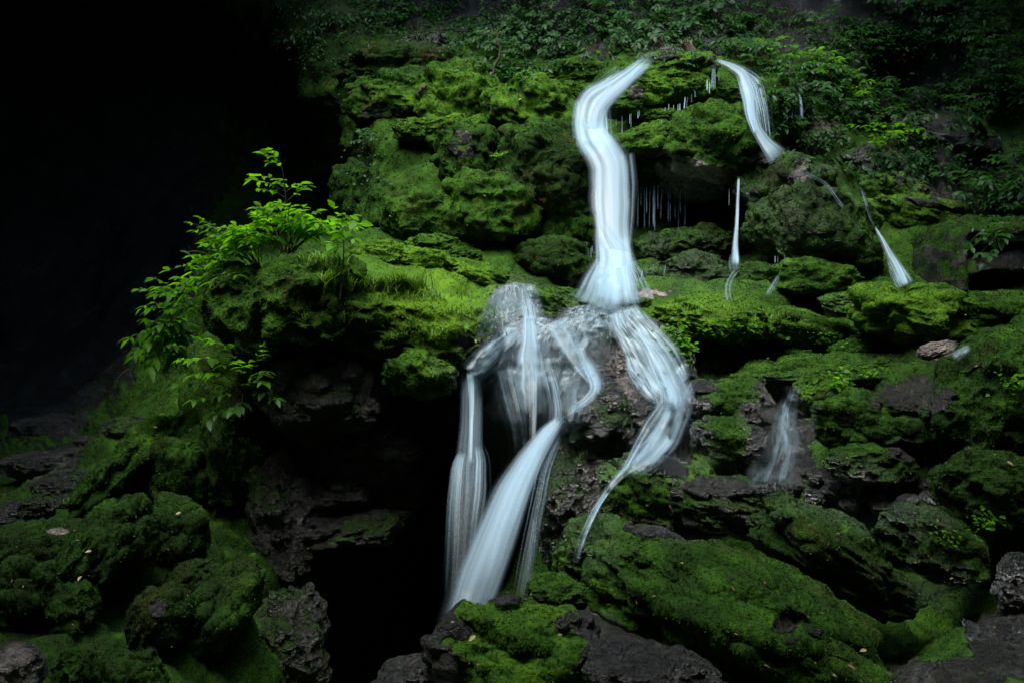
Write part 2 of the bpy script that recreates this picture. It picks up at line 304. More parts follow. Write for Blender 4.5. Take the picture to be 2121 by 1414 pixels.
# ------------------------------------------------------------------ what grows where, plus some shade painted in: soft patches (u, v, ru, rv, attribute, amount)
ZONES = """
1400 -10 700 110 moss -1.0; 2070 530 70 42 moss -1.4; 2070 530 75 45 wet 1; 1400 0 760 120 wet .9; 1950 330 260 110 wet .6; 1950 900 260 330 tone -.10; 850 20 160 60 tone -.4; 1900 120 260 60 moss -.5
150 300 340 480 moss -1.2; 90 720 190 170 moss -1.2; 60 900 180 90 moss -.4; 640 60 130 110 moss .7; 640 60 140 120 tone -.4
1120 790 195 135 moss -1.0; 1120 780 220 170 wet 1; 1050 900 130 170 wet 1; 1050 900 120 120 moss -.35; 1250 740 90 90 moss -.8; 1380 790 110 110 moss -1; 1380 790 110 110 wet 1
1380 900 90 110 moss -.8; 1380 900 100 120 wet 1; 1280 880 120 100 wet .9; 1200 1050 100 150 wet .9; 1200 1080 80 120 moss -.2; 1250 975 50 30 moss -.5
1310 760 35 70 pale 1; 1310 760 40 80 wet -1; 1310 740 40 80 moss -1; 1000 800 40 60 moss 1.0; 1130 690 30 15 moss .6; 1255 690 14 30 moss 1.2
1062 612 46 24 moss -1; 1065 615 60 50 wet 1; 1240 645 80 16 moss -.8; 1230 640 90 30 wet 1; 1350 608 50 12 moss -1; 1350 608 50 12 pale .8
1320 190 16 20 moss -1.3; 1320 190 18 22 pale 1; 1440 375 70 45 moss -.75; 1440 375 70 45 pale .8; 1440 375 70 45 wet .5; 1380 340 25 30 moss -.7; 1380 340 25 30 pale .6; 1660 356 20 26 moss -.7; 1660 356 18 24 pale .5; 1540 400 40 25 moss -.5
1570 330 50 12 moss -.6; 1545 180 18 40 moss -.8; 1545 180 18 40 pale .5; 1480 130 14 16 moss -.8; 1640 200 22 22 moss -.9; 1640 200 22 22 wet .8; 1690 270 60 25 moss -.9; 1690 270 60 25 wet .6; 1690 270 60 25 pale .4; 1640 400 110 90 wet .15; 1450 560 150 60 wet .3; 1620 480 100 80 wet .15
1610 900 80 110 moss -1.1; 1610 900 90 120 wet 1; 1740 1010 100 40 moss -.7; 1740 1010 120 70 wet .9; 1850 1060 110 26 moss -.5; 1850 1070 130 60 wet .9; 1900 820 110 45 moss -.75; 1870 930 50 25 moss -.8; 1940 720 40 22 moss -1.2; 1940 720 40 22 pale .7; 1480 960 60 50 wet .5; 1900 1000 40 12 moss -.9
2080 1340 80 80 moss -1.2; 2080 1340 80 80 wet 1; 2100 1220 40 80 moss -.9; 2100 1220 40 80 wet .9; 1950 1400 120 40 moss -1; 1950 1400 120 40 wet .8; 1960 1200 90 70 wet .7
1500 1008 100 18 moss -.8; 1360 1090 90 22 moss -1.1; 1430 1105 60 18 moss -1; 1200 1285 60 36 moss -.9; 1260 1330 70 60 moss -.9; 1050 1240 50 14 moss -1; 1330 1380 150 50 moss -1.1; 840 1395 80 40 moss -1.3; 1640 1310 60 30 moss -.6; 1500 1190 40 20 moss -.5; 1600 1290 50 20 moss -.5
35 1375 45 45 moss -1.5; 35 1375 45 45 pale .35; 325 1255 26 24 moss -1; 120 1100 26 8 moss -1.2; 120 1100 26 8 pale .6; 650 1090 60 40 moss -.7; 690 1010 70 30 moss -.6; 620 770 80 60 moss -.3; 720 950 150 120 moss -.9; 820 1300 170 200 moss -1; 610 1150 90 200 tone -.3; 780 1085 70 25 moss .5; 780 1085 90 40 tone -.5; 650 1090 40 30 wet .9; 690 1005 30 14 wet .8
960 300 30 40 moss -.5; 960 270 14 18 pale .3; 1000 450 12 40 moss -.4; 1000 450 14 45 brown 1; 780 250 40 40 moss -.4; 780 250 40 40 brown .8; 720 330 60 60 moss -.3; 1050 330 200 120 brown .8; 1130 350 90 80 brown 1; 1130 350 90 80 tone -.3; 850 120 130 60 brown .8; 850 120 130 60 tone -.2
1500 280 90 60 brown .9; 1500 280 90 60 tone .05; 1450 100 60 30 moss -.2; 1650 40 140 90 moss -1; 1900 200 160 70 moss -1; 1950 330 170 60 moss -.7; 2000 400 150 50 moss -.6; 1750 250 120 100 moss -.2; 1350 60 300 80 moss -.5
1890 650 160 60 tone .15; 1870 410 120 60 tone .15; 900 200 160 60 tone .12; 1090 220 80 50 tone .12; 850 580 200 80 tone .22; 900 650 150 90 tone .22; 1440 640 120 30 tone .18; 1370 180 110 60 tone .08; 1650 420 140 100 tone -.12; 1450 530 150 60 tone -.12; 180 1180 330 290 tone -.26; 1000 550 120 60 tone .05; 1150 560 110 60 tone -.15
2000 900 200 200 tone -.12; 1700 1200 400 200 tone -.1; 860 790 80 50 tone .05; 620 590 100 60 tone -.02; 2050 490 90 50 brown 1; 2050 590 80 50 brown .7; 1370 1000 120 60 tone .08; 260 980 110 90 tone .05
1560 1040 140 50 wet .4; 1400 1100 120 30 wet .35; 1200 1290 80 40 wet .2
"""  # shade painted by wet and tone: stump hollow, top cliff, pit side
zones = []
for ln in ZONES.strip().splitlines():
    for s in ln.split(';'):
        q = s.split(); zones.append((*map(float, q[:4]), q[4], float(q[5])))
def surface_attrs(V, N, moss=.75, tone=.5, wet=0., brown=.4, pale=0., under=True):
    u, v = UV(V)
    big = fbm(V * 2.3, 3); fine = fbm(V * 9., 3)
    a = dict(moss=np.full(len(V), float(moss)), tone=np.full(len(V), float(tone)), wet=np.full(len(V), float(wet)), brown=np.full(len(V), float(brown)), pale=np.full(len(V), float(pale)))
    for (zu, zv, ru, rv, k, amt) in zones:
        d = ((u - zu) / ru) ** 2 + ((v - zv) / rv) ** 2
        i = np.nonzero(d < 2.2)[0]
        if len(i): a[k][i] += amt * (1 - sstep(.25, 1.35, d[i] + .45 * fine[i]))
    a['moss'] = sstep(.25, .75, a['moss'] + .28 * big + .22 * fine + (.62 * (np.clip(N[:, 2], -1, .45) - .0)))
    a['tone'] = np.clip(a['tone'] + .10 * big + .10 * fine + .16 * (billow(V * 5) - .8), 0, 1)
    a['wet'] = np.clip(a['wet'] * (1 + .5 * fine), 0, 1); a['brown'] = np.clip(a['brown'], 0, 1); a['pale'] = np.clip(a['pale'] * (1 + .8 * fine), 0, 1)
    return a
def lumps(V, N, amp=1., rocky=None, wet=None):
    """Cushions of moss (and blockier relief where the rock is bare), pushed out along the normal."""
    Q = V * np.array([1, 1, 1.0]); Q = Q + .12 * np.stack([fbm(V * 2 + 5, 2), fbm(V * 2 + 9, 2), fbm(V * 2 + 13, 2)], 1)
    d = .052 * (billow(Q * 1.9, 2) - .7) + .014 * (billow(Q * 6.5, 2) - .7) + .005 * (billow(Q * 17, 2) - .7) + .003 * fbm(V * 45, 2)
    if rocky is not None:
        r = .035 * fbm(Q * np.array([1.6, 1.6, 2.6]), 3) + .020 * (1 - 2 * np.abs(fbm(Q * np.array([3.5, 3.5, 7]), 3))) + .006 * fbm(V * 16, 3)
        d = d * (1 - rocky) + r * rocky
    if wet is not None: d = d + wet * (.008 * gnoise(V * 26) + .007 * gnoise(V * 55))
    return V + N * (amp * d)[:, None]

SURF = []                                       # every solid vertex, for resting plants and water on the ground
JOBS = []                                       # moss to grow: (V, F, N, attrs, parent, level)
# ------------------------------------------------------------------ the hillside sheet
uu = np.concatenate([np.arange(-700, -100, 24), np.arange(-100, 2230, 4.6), np.arange(2230, 2900, 24)])
vv = np.concatenate([np.arange(-450, -60, 24), np.arange(-60, 1480, 4.6), np.arange(1480, 1900, 24)])
GU, GV = np.meshgrid(uu, vv); nu, nv = len(uu), len(vv)
GD = D(GU, GV)
V = P(GU.ravel(), GV.ravel(), GD.ravel())
idx = np.arange(nu * nv).reshape(nv, nu)
SF = np.stack([idx[:-1, :-1].ravel(), idx[1:, :-1].ravel(), idx[1:, 1:].ravel(), idx[:-1, 1:].ravel()], 1)
N = vnormals(V, SF)
V = V + N * (.16 * fbm(V * .9, 3))[:, None]; N = vnormals(V, SF)
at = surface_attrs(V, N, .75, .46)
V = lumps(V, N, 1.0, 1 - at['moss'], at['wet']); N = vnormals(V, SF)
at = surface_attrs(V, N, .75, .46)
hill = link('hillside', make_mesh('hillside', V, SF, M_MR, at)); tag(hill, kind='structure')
SURF.append(V); JOBS.append((V, SF, N, at, None, 'hillside'))

# ------------------------------------------------------------------ boulders and mounds
def blob(name, cat, label, u, v, ru, rv, off=0., roll=0., dep=.9, Y=None, moss=.88, tone=.5, wet=0., brown=.42, rough=1., rocky=0., seed=None, tilt=0., sharp=0.):
    """A boulder at photo position (u, v) with half sizes ru, rv (photo pixels at its own distance)."""
    seed = (u * 13.7 + v * 7.1) % 97 if seed is None else seed
    if Y is None: Y = float(D(np.array([u]), np.array([v]))[0]) + off
    rx, rz = ru * Y / F, rv * Y / F; ry = dep * (rx * .45 + rz * .55)
    lev = 5 if max(ru, rv) < 34 else 6 if max(ru, rv) < 105 else 7 if max(ru, rv) < 260 else 8
    dirs, Fc = ico(lev)
    s = np.array([seed, seed * .7, -seed])
    k = 1 + rough * (.26 * fbm(dirs * 1.15 + s, 2) + .13 * fbm(dirs * 3.1 + s, 2))
    if sharp: k = k - sharp * .30 * np.abs(gnoise(dirs * 1.9 + s)) + sharp * .1 * np.floor(3 * gnoise(dirs * 1.3 - s)) / 3
    p = dirs * k[:, None]
    p = np.sign(p) * np.abs(p) ** .92
    p = p * np.array([rx, ry, rz])
    ct, st_ = math.cos(math.radians(tilt)), math.sin(math.radians(tilt))
    p = p @ np.array([[1, 0, 0], [0, ct, -st_], [0, st_, ct]]).T
    c, s2 = math.cos(math.radians(-roll)), math.sin(math.radians(-roll))
    p = p @ np.array([[c, 0, -s2], [0, 1, 0], [s2, 0, c]]).T
    ctr = P(u, v, Y)
    Vw = p + ctr; Nn = vnormals(Vw, Fc)
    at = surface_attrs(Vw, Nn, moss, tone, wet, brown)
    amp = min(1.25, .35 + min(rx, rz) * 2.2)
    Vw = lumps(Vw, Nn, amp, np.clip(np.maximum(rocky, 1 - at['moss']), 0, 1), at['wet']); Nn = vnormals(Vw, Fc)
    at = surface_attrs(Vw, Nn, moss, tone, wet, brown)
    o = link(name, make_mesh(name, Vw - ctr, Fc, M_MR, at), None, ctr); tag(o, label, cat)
    SURF.append(Vw); JOBS.append((Vw, Fc, Nn, at, o, label))
    return o
MB, MM, RK = ('mossy_boulder', 'boulder'), ('moss_mound', 'mound'), ('rock', 'rock')
def B(k, lab, u, v, ru, rv, off=0., *a, **kw):
    if k is MM: ru, rv, off = ru * 1.13, rv * 1.12, off + .09
    if k is RK: kw.setdefault('wet', .3)
    return blob(k[0], k[1], lab, u, v, ru, rv, off, *a, **kw)
# upper left outcrop
B(MM, 'brownish moss hump at the dark top of the left outcrop, below the cave shadow', 850, 150, 125, 42, .1, tone=.3, brown=.9)
B(RK, 'brown bare rock lump sticking up at the very top of the left outcrop', 880, 95, 50, 26, .1, moss=.35, tone=.25, brown=1)
B(RK, 'small round brown stone between the top outcrop and the dark hollow', 970, 147, 16, 12, moss=.3, tone=.3, brown=1)
B(MM, 'bright green rounded mound, highest smooth one of the left outcrop', 955, 205, 84, 64, -.3, 12, tone=.62)
B(MM, 'sloping green mound left of the highest rounded mound on the outcrop', 850, 205, 100, 44, 0, 5, tone=.55)
B(MM, 'moss lump with brown hollow under it, at the cave edge of the outcrop', 778, 222, 52, 36, -.1, tone=.45, brown=.8)
B(MB, 'large bright moss-capped boulder directly left of the upper waterfall top', 1105, 230, 90, 64, -.45, 18, tone=.62)
B(MB, 'olive lower shoulder of the moss-capped boulder left of the upper waterfall', 1135, 290, 62, 48, -.15, 10, tone=.5, brown=.6)
B(MM, 'small bright flat cushion below the moss-capped boulder on the outcrop', 1047, 262, 58, 26, -.2, tone=.66)
B(MM, 'little bright knob hanging over the dark cave-side wall', 858, 268, 38, 24, -.25, tone=.6)
B(MM, 'green hump between the bright knob and the bare grey rock patch', 925, 275, 52, 34, -.1, tone=.55)
B(MB, 'dark brown-green boulder with a bare grey patch, middle of the left outcrop', 965, 325, 68, 74, -.25, tone=.35, brown=.9)
B(MB, 'big dark brown mossy overhanging boulder beside the middle of the upper waterfall', 1135, 352, 108, 94, -.5, 20, tone=.28, brown=1.0, dep=1.1)
B(MM, 'mossy brown bulge under the dark overhang, left of the upper waterfall', 1050, 355, 70, 50, -.1, tone=.3, brown=.9)
B(MB, 'green peaked boulder with a rusty red streak below the overhang', 1012, 428, 98, 70, -.42, 14, tone=.55)
B(MM, 'green shoulder mound left of the boulder with the rusty streak', 885, 455, 74, 52, -.3, tone=.52)
B(MM, 'deep green mound touching the left edge of the upper waterfall column', 1178, 472, 70, 60, -.3, 10, tone=.5)
B(MB, 'dark shaded boulder low behind the pool, left of the waterfall foot', 1150, 545, 96, 50, -.1, tone=.2)
B(MM, 'small domed cushion, leftmost of three cushions above the grassy bank', 872, 534, 50, 21, -.1, tone=.62)
B(MM, 'domed cushion, middle of three cushions above the grassy bank', 893, 508, 48, 22, -.1, tone=.6)
B(MM, 'dark domed cushion, rightmost of three cushions above the grassy bank', 957, 532, 38, 20, -.12, tone=.42)
B(MM, 'smooth bright mound where the outcrop meets the grassy bank by the bush', 790, 528, 55, 26, -.1, tone=.7)
B(MM, 'yellow-green slope mound running down from the cushions to the pool', 985, 568, 80, 26, -.05, 14, tone=.62)
B(MM, 'dark mossy wall bulge facing the black cave, left edge of the outcrop', 740, 400, 44, 60, -.1, tone=.3, brown=.5)
B(MM, 'mossy lump low on the cave-side wall above the bush', 800, 450, 50, 60, 0, tone=.38, brown=.5)
B(MM, 'green mound on the skyline left of the upper waterfall lip', 1192, 153, 62, 26, -.1, tone=.5)
B(MM, 'small round mound tucked left of the waterfall lip', 1195, 188, 32, 17, -.2, tone=.5)
B(MB, 'dark leafy boulder in the hollow behind the left outcrop', 1055, 150, 46, 26, 0, tone=.2)
B(MM, 'dim mossy hump among the plants behind the dark leafy boulder', 1165, 105, 28, 22, 0, tone=.3)
# upper right dome
B(MB, 'large bright green dome with a pinkish bare patch between the two upper falls', 1372, 160, 106, 46, Y=9.4, roll=-4, tone=.64, dep=1.2, moss=1.1)
B(MM, 'lower left swell of the green dome, with the pinkish bare patch beside it', 1335, 196, 62, 30, Y=9.12, tone=.64, moss=1.1, dep=1.2)
B(MM, 'lower right swell of the green dome above the row of bright drips', 1415, 186, 52, 26, Y=9.12, tone=.6, moss=1.1, dep=1.2)
B(MM, 'mossy crest on top of the green dome below the broken stump', 1420, 136, 72, 26, -.05, tone=.56)
B(RK, 'small mossy stone beside the broken stump on the skyline', 1382, 106, 17, 11, -.4, moss=.5, tone=.3)
B(MM, 'dripping moss shelf on the left side of the green dome', 1302, 226, 46, 18, Y=9.0, tone=.52)
B(MM, 'small dripping moss brow in the middle of the green dome', 1362, 240, 34, 13, Y=8.95, tone=.5)
B(MM, 'bright moss hump under the drips beside the main waterfall', 1335, 290, 66, 30, Y=8.85, roll=-14, tone=.6)
B(MB, 'big olive brown rounded boulder between the upper falls above the black recess', 1492, 295, 106, 74, -.62, 6, tone=.42, brown=.9, dep=1.1)
B(MB, 'pale wet rock with ragged moss forming the roof of the black recess', 1430, 372, 72, 38, -.5, 14, moss=.5, tone=.42, wet=.4)
B(MM, 'dark green lump beside the main waterfall above the drip curtain', 1338, 348, 38, 32, -.4, tone=.42)
B(MM, 'green moss patch under the small double trickle right of the dome', 1500, 195, 40, 26, -.2, tone=.52)
B(MB, 'green flank boulder right of the right-hand upper fall', 1600, 235, 46, 80, -.25, -14, tone=.46)
B(RK, 'small wet dark rock with a trickle, right of the upper falls', 1645, 215, 30, 34, -.2, moss=.3, wet=.8)
B(MB, 'wide dark green dome with a rusty patch below the right-hand upper fall', 1632, 392, 100, 62, -.4, 8, tone=.36, wet=.3)
B(MB, 'broad dark green slope boulder left of the small leaning waterfall', 1690, 480, 132, 84, -.4, 18, tone=.34, wet=.25)
B(MM, 'dark green mound under the black recess, right half', 1440, 512, 76, 38, -.25, tone=.36, wet=.3)
B(MM, 'wet mossy lump at the right edge of the main waterfall foot', 1348, 512, 34, 26, -.3, tone=.3, wet=.5)
B(MM, 'dark green hillock at the foot of the thin straight waterfall, left of it', 1430, 575, 80, 38, -.1, tone=.34, wet=.3)
B(MM, 'bright mossy dome low on the right, below the broad dark slope', 1690, 578, 82, 38, -.3, 6, tone=.5)
B(MM, 'small green hump right of the thin straight waterfall foot', 1572, 575, 44, 28, -.2, tone=.42)
B(MM, 'small moss cushion beside the zigzag trickle', 1540, 618, 36, 16, -.1, tone=.42)
B(MM, 'smooth bright green slope, upper one of the right-hand pair above the leaning fall', 1850, 395, 62, 30, -.15, 16, tone=.6)
B(MM, 'smooth bright green slope, lower one of the right-hand pair above the leaning fall', 1905, 445, 90, 36, -.2, 12, tone=.6)
B(MM, 'dark moss hump just above the leaning waterfall', 1790, 345, 60, 34, -.1, 10, tone=.36)
B(RK, 'pale angular stone high on the dark right slope', 2050, 306, 24, 22, -.3, moss=.15, sharp=.6)
B(MM, 'mossy shoulder above the pale angular stone on the right slope', 1960, 285, 80, 34, -.2, 14, tone=.3, moss=.5)
# middle right
B(MB, 'long mossy ledge overgrown with small round leaves, right of the pool', 1478, 658, 122, 42, -.28, 4, tone=.62, dep=1.2)
B(MM, 'mossy bridge of rock arching over the black hollow', 1690, 688, 105, 32, -.75, 12, tone=.5)
B(RK, 'small brown-topped boulder beside the large bright slab', 1748, 628, 44, 26, -.5, tone=.55, moss=.6, brown=.4)
B(MB, 'large bright yellow-green mossy slab on the right, below the leaning fall', 1900, 648, 145, 62, -.45, 8, tone=.68, dep=1.1)
B(MB, 'mossy boulder at the right edge below the square stump', 2070, 640, 90, 36, -.4, 6, tone=.52)
B(MB, 'shaggy lump against the square stump', 2050, 585, 66, 26, -.45, tone=.4, brown=.7)
B(MB, 'dark moss-covered boulder under the right end of the rock bridge', 1800, 725, 80, 36, -.3, tone=.4)
B(RK, 'pale split stone wedged beside the moss log at right', 1940, 724, 40, 15, -.7, -18, moss=-.2, sharp=.6)
B(MM, 'long moss-covered log lying below the black hollow', 1755, 765, 190, 26, -.5, -4, tone=.45, dep=1.3)
B(MM, 'shaggy head of the moss-covered log, near the small stream', 1630, 785, 56, 32, -.5, tone=.42)
B(MB, 'bright green rounded boulder above the small stream, right bank', 1705, 805, 56, 36, -.5, tone=.58)
B(MB, 'broad low boulder with bare grey top right of the small stream', 1820, 880, 130, 68, -.35, 10, tone=.45)
B(MB, 'huge dark green mossy flank filling the right edge', 2075, 845, 135, 150, -.3, 30, tone=.42)
B(MM, 'dark shaggy mound at the lower right edge, under the huge flank', 2060, 1010, 100, 70, -.3, tone=.4)
B(MB, 'mossy boulder with dark hollow under it, right of the small stream', 1800, 960, 85, 42, -.3, tone=.42)
B(MB, 'mossy boulder between right cascade and small stream, upper one', 1505, 835, 84, 46, -.35, 6, tone=.46)
B(MM, 'small flat moss cap behind the boulder between the two streams', 1545, 788, 34, 15, -.5, tone=.4)
B(MB, 'olive boulder between right cascade and small stream, lower one', 1510, 910, 78, 46, -.35, 8, tone=.4)
# lower centre
B(RK, 'small mossy stone in front of the tall waterfall foot', 1306, 627, 36, 12, Y=7.35, moss=.9, tone=.5)
B(RK, 'broad dark wet dome of rock under the fanning sheet of water', 1108, 800, 182, 158, Y=6.66, tone=.3, moss=.5, wet=1, dep=.8, rough=.3)
B(RK, 'smooth wet rock carrying the bright right cascade', 1345, 775, 98, 118, Y=6.62, roll=-16, tone=.3, moss=-.3, wet=1, dep=.75, rough=.35)
B(RK, 'dark glistening boulder splitting the lower falls', 1270, 872, 100, 84, Y=5.75, roll=-12, tone=.22, moss=1.0, wet=.6, dep=1.0)
B(RK, 'tall dark wet rock face under the right cascade', 1205, 1045, 88, 140, -.35, 10, tone=.15, moss=.45, wet=.9)
B(MB, 'round bright moss boulder below the right cascade', 1372, 1022, 128, 84, Y=4.85, roll=14, tone=.52)
B(MB, 'dark flat-topped boulder with bare wet crest behind the giant boulder', 1520, 1050, 128, 54, Y=4.6, roll=8, tone=.3, moss=.5)
B(MB, 'long dark mossy boulder slanting down behind the giant boulder', 1720, 1150, 185, 78, Y=4.25, roll=32, tone=.36, moss=.65, dep=1.1)
B(MB, 'rounded dark boulder near the right edge, above the black gap', 1935, 1125, 108, 72, Y=4.3, roll=18, tone=.38)
B(MB, 'mossy shoulder joining the giant boulder near the plunge pool', 1270, 1150, 120, 72, Y=4.35, roll=6, tone=.36, brown=.5)
B(MB, 'giant slanting moss-covered boulder in the right foreground', 1530, 1285, 350, 118, Y=3.75, roll=24, tone=.46, dep=1.2)
B(MB, 'round foreground boulder, half bright moss and half bare grey rock', 1085, 1350, 180, 108, Y=3.35, roll=4, tone=.6, moss=1.0)
B(MB, 'dark gap-side hump between the two big foreground boulders', 1160, 1225, 72, 40, Y=4.2, tone=.4, moss=.6)
B(RK, 'bare grey foreground rock at the bottom edge, right of the half-moss boulder', 1350, 1395, 150, 62, Y=3.1, roll=10, moss=-.05, tone=.3, sharp=.5)
B(RK, 'low bare grey rock at the bottom edge, left of the half-moss boulder', 850, 1408, 80, 40, Y=3.5, roll=-12, moss=-.2, sharp=.5)
B(RK, 'black wet rock in the bottom right corner', 2070, 1345, 80, 60, Y=3.75, roll=10, moss=-.4, wet=1, sharp=.5)
B(RK, 'dark wet rock at the right edge above the corner rock', 2110, 1215, 46, 62, Y=4.0, moss=-.2, wet=.9, sharp=.4)
B(RK, 'small wet stones at the bottom edge right of the giant boulder', 1985, 1400, 50, 22, Y=3.4, moss=-.3, wet=.8, sharp=.5)
B(MM, 'low green mossy islet between the side pool and the foot of the tall waterfall', 1158, 626, 58, 30, Y=7.55, roll=8, tone=.52, moss=1.1)
# bank on the left
B(MB, 'broad mossy top of the overhanging bank under the bright bush', 640, 620, 118, 88, -.25, -10, moss=1.05, tone=.46, dep=1.1, brown=.4)
B(MB, 'mossy left corner of the overhanging bank below the leafy plants', 520, 650, 84, 105, -.2, -24, moss=1.1, tone=.4, brown=.5)
B(MM, 'bright grassy swell in the middle of the overhanging bank', 800, 652, 140, 70, -.3, 10, tone=.64)
B(MM, 'bright yellow-green nose of the bank next to the sliding water', 905, 692, 104, 66, -.35, 14, tone=.66)
B(MB, 'mossy lobe drooping over the black gap left of the falls', 872, 768, 80, 52, -.6, 6, tone=.55, moss=1.1)
B(RK, 'dark dripping rock under the mossy lobe', 905, 840, 66, 52, -.15, tone=.15, moss=.3, wet=.6)
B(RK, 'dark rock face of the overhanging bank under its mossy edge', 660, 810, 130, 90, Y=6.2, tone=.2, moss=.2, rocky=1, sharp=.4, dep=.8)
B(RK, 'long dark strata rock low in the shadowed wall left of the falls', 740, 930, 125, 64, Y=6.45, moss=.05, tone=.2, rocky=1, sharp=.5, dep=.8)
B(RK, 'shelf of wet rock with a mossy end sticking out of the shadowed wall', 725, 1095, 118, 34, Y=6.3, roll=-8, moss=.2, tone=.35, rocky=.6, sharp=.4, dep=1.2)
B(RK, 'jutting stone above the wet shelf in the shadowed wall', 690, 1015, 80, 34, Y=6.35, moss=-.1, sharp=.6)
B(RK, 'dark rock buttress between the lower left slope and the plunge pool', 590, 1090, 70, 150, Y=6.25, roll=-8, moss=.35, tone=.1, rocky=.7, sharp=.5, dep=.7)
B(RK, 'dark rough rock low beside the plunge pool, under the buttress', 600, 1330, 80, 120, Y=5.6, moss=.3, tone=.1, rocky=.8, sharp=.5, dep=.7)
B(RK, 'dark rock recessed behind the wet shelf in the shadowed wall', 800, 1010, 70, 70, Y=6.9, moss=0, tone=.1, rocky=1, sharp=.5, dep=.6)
# lower left slope
B(MB, 'steep bright moss ridge running down from the hanging plants', 265, 985, 52, 145, -.25, 42, tone=.5, dep=1.3)
B(MM, 'rounded moss knob at the top end of the steep ridge', 318, 895, 26, 34, -.4, 14, tone=.6)
B(MB, 'dark mossy bulge right of the steep ridge', 385, 970, 68, 84, -.1, 10, tone=.34)
B(MM, 'pointed moss hump in the middle of the lower left slope', 362, 1105, 56, 62, -.35, tone=.42)
B(MM, 'long mossy fold running down the lower left slope', 215, 1165, 62, 130, -.3, 34, tone=.44, dep=1.3)
B(MM, 'green mossy hump at the left edge below the pale stone', 85, 1150, 88, 52, -.2, -10, tone=.42)
B(MB, 'rounded mossy boulder at the left edge, lower down', 45, 1235, 66, 82, -.25, tone=.42)
B(MM, 'mossy fold ending in a blunt nose above the black gap', 130, 1270, 60, 62, -.15, 20, tone=.4)
B(MB, 'mossy boulder with a pale bare spot low on the left slope', 325, 1290, 56, 74, -.3, 24, tone=.38)
B(MM, 'dark moss ridge fading into the plunge pool shadow', 430, 1300, 58, 130, -.2, 38, tone=.34, dep=1.3)
B(MM, 'small moss hump at the bottom edge on the left', 165, 1392, 44, 46, -.25, tone=.42)
B(MM, 'low moss hump at the bottom, right of the small hump', 275, 1390, 60, 50, -.2, tone=.36)
B(RK, 'bare grey boulder in the bottom left corner', 30, 1385, 56, 50, -.3, moss=-.6, sharp=.3)
B(MM, 'dim mossy ridge above the boulder with the pale spot', 395, 1205, 62, 40, -.2, -28, tone=.32)
B(MM, 'dark mossy bulge between the steep moss ridge and the shadowed rock buttress', 478, 935, 58, 110, -.3, 8, tone=.22)
# dim stones in the cave mouth
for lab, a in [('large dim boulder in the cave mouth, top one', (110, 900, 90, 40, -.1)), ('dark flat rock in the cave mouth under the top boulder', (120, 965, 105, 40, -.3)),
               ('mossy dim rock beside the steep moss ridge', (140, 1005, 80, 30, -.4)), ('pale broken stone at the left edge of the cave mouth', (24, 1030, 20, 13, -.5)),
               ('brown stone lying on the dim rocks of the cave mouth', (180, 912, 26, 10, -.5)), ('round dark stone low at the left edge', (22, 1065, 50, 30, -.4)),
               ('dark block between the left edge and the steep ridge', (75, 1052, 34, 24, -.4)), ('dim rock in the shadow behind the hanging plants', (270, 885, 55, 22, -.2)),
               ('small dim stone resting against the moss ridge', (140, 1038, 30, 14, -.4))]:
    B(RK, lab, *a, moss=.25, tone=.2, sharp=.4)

for (u, v, r) in [(1560, 925, 17), (1578, 960, 22), (1548, 985, 18), (1600, 1000, 20), (1655, 935, 18), (1668, 970, 22), (1640, 1000, 18), (1700, 985, 20), (1735, 1010, 24), (1780, 1020, 20), (1690, 1030, 18), (1830, 1045, 22), (1880, 1040, 18), (1655, 890, 14), (1580, 890, 14), (1760, 1045, 16), (1935, 1030, 16), (1620, 1022, 15)]:
    o = B(RK, 'small dark wet stone on the glistening slope below the narrow stream', u, v, r * 1.25, r * .85, -.12, moss=-.3, wet=.9, sharp=.6); o['group'] = 'wet stones below the narrow stream'; o['category'] = 'stone'; o.name = 'stone'


# hollow square stump at the right edge: a deep mossy arch of old wood
def arch(label, pts, Y, r, deep):
    c = curve([P(u, v, Y) for u, v in pts], 60); k = 28
    tg = np.gradient(c, axis=0); tg /= np.linalg.norm(tg, axis=1)[:, None]
    side = np.stack([-tg[:, 2], 0 * tg[:, 0], tg[:, 0]], 1); th = np.linspace(0, 2 * np.pi, k, endpoint=False)
    V = c[:, None] + r * np.cos(th)[None, :, None] * side[:, None] + deep * (np.sin(th) + .8)[None, :, None] * np.array([0, 1., 0])
    V = V.reshape(-1, 3); ids = np.arange(60 * k).reshape(60, k); nx = np.roll(ids, -1, 1)
    Fc = np.stack([ids[:-1].ravel(), nx[:-1].ravel(), nx[1:].ravel(), ids[1:].ravel()], 1)
    N = vnormals(V, Fc); ctr = V.mean(0)
    if ((V - np.repeat(c, k, 0)) * N).sum() < 0: Fc = Fc[:, ::-1]; N = -N
    at = surface_attrs(V, N, .55, .42, 0, .8); V = lumps(V, N, .8, 1 - at['moss']); N = vnormals(V, Fc); at = surface_attrs(V, N, .55, .42, 0, .8)
    o = link('hollow_stump', make_mesh('hollow_stump', V - ctr, Fc, M_MR, at), None, ctr); tag(o, label, 'stump'); SURF.append(V); JOBS.append((V, Fc, N, at, o, label))
arch('square hollow stump with a moss-capped top and dark inside, at the right edge', [(1990, 600), (1986, 560), (1985, 510), (1992, 482), (2015, 474), (2070, 474), (2140, 468), (2240, 470), (2320, 480)], 7.25, .085, .42)  # its dark inside is shade painted on the hillside patch behind

print('terrain', time.time() - T0)
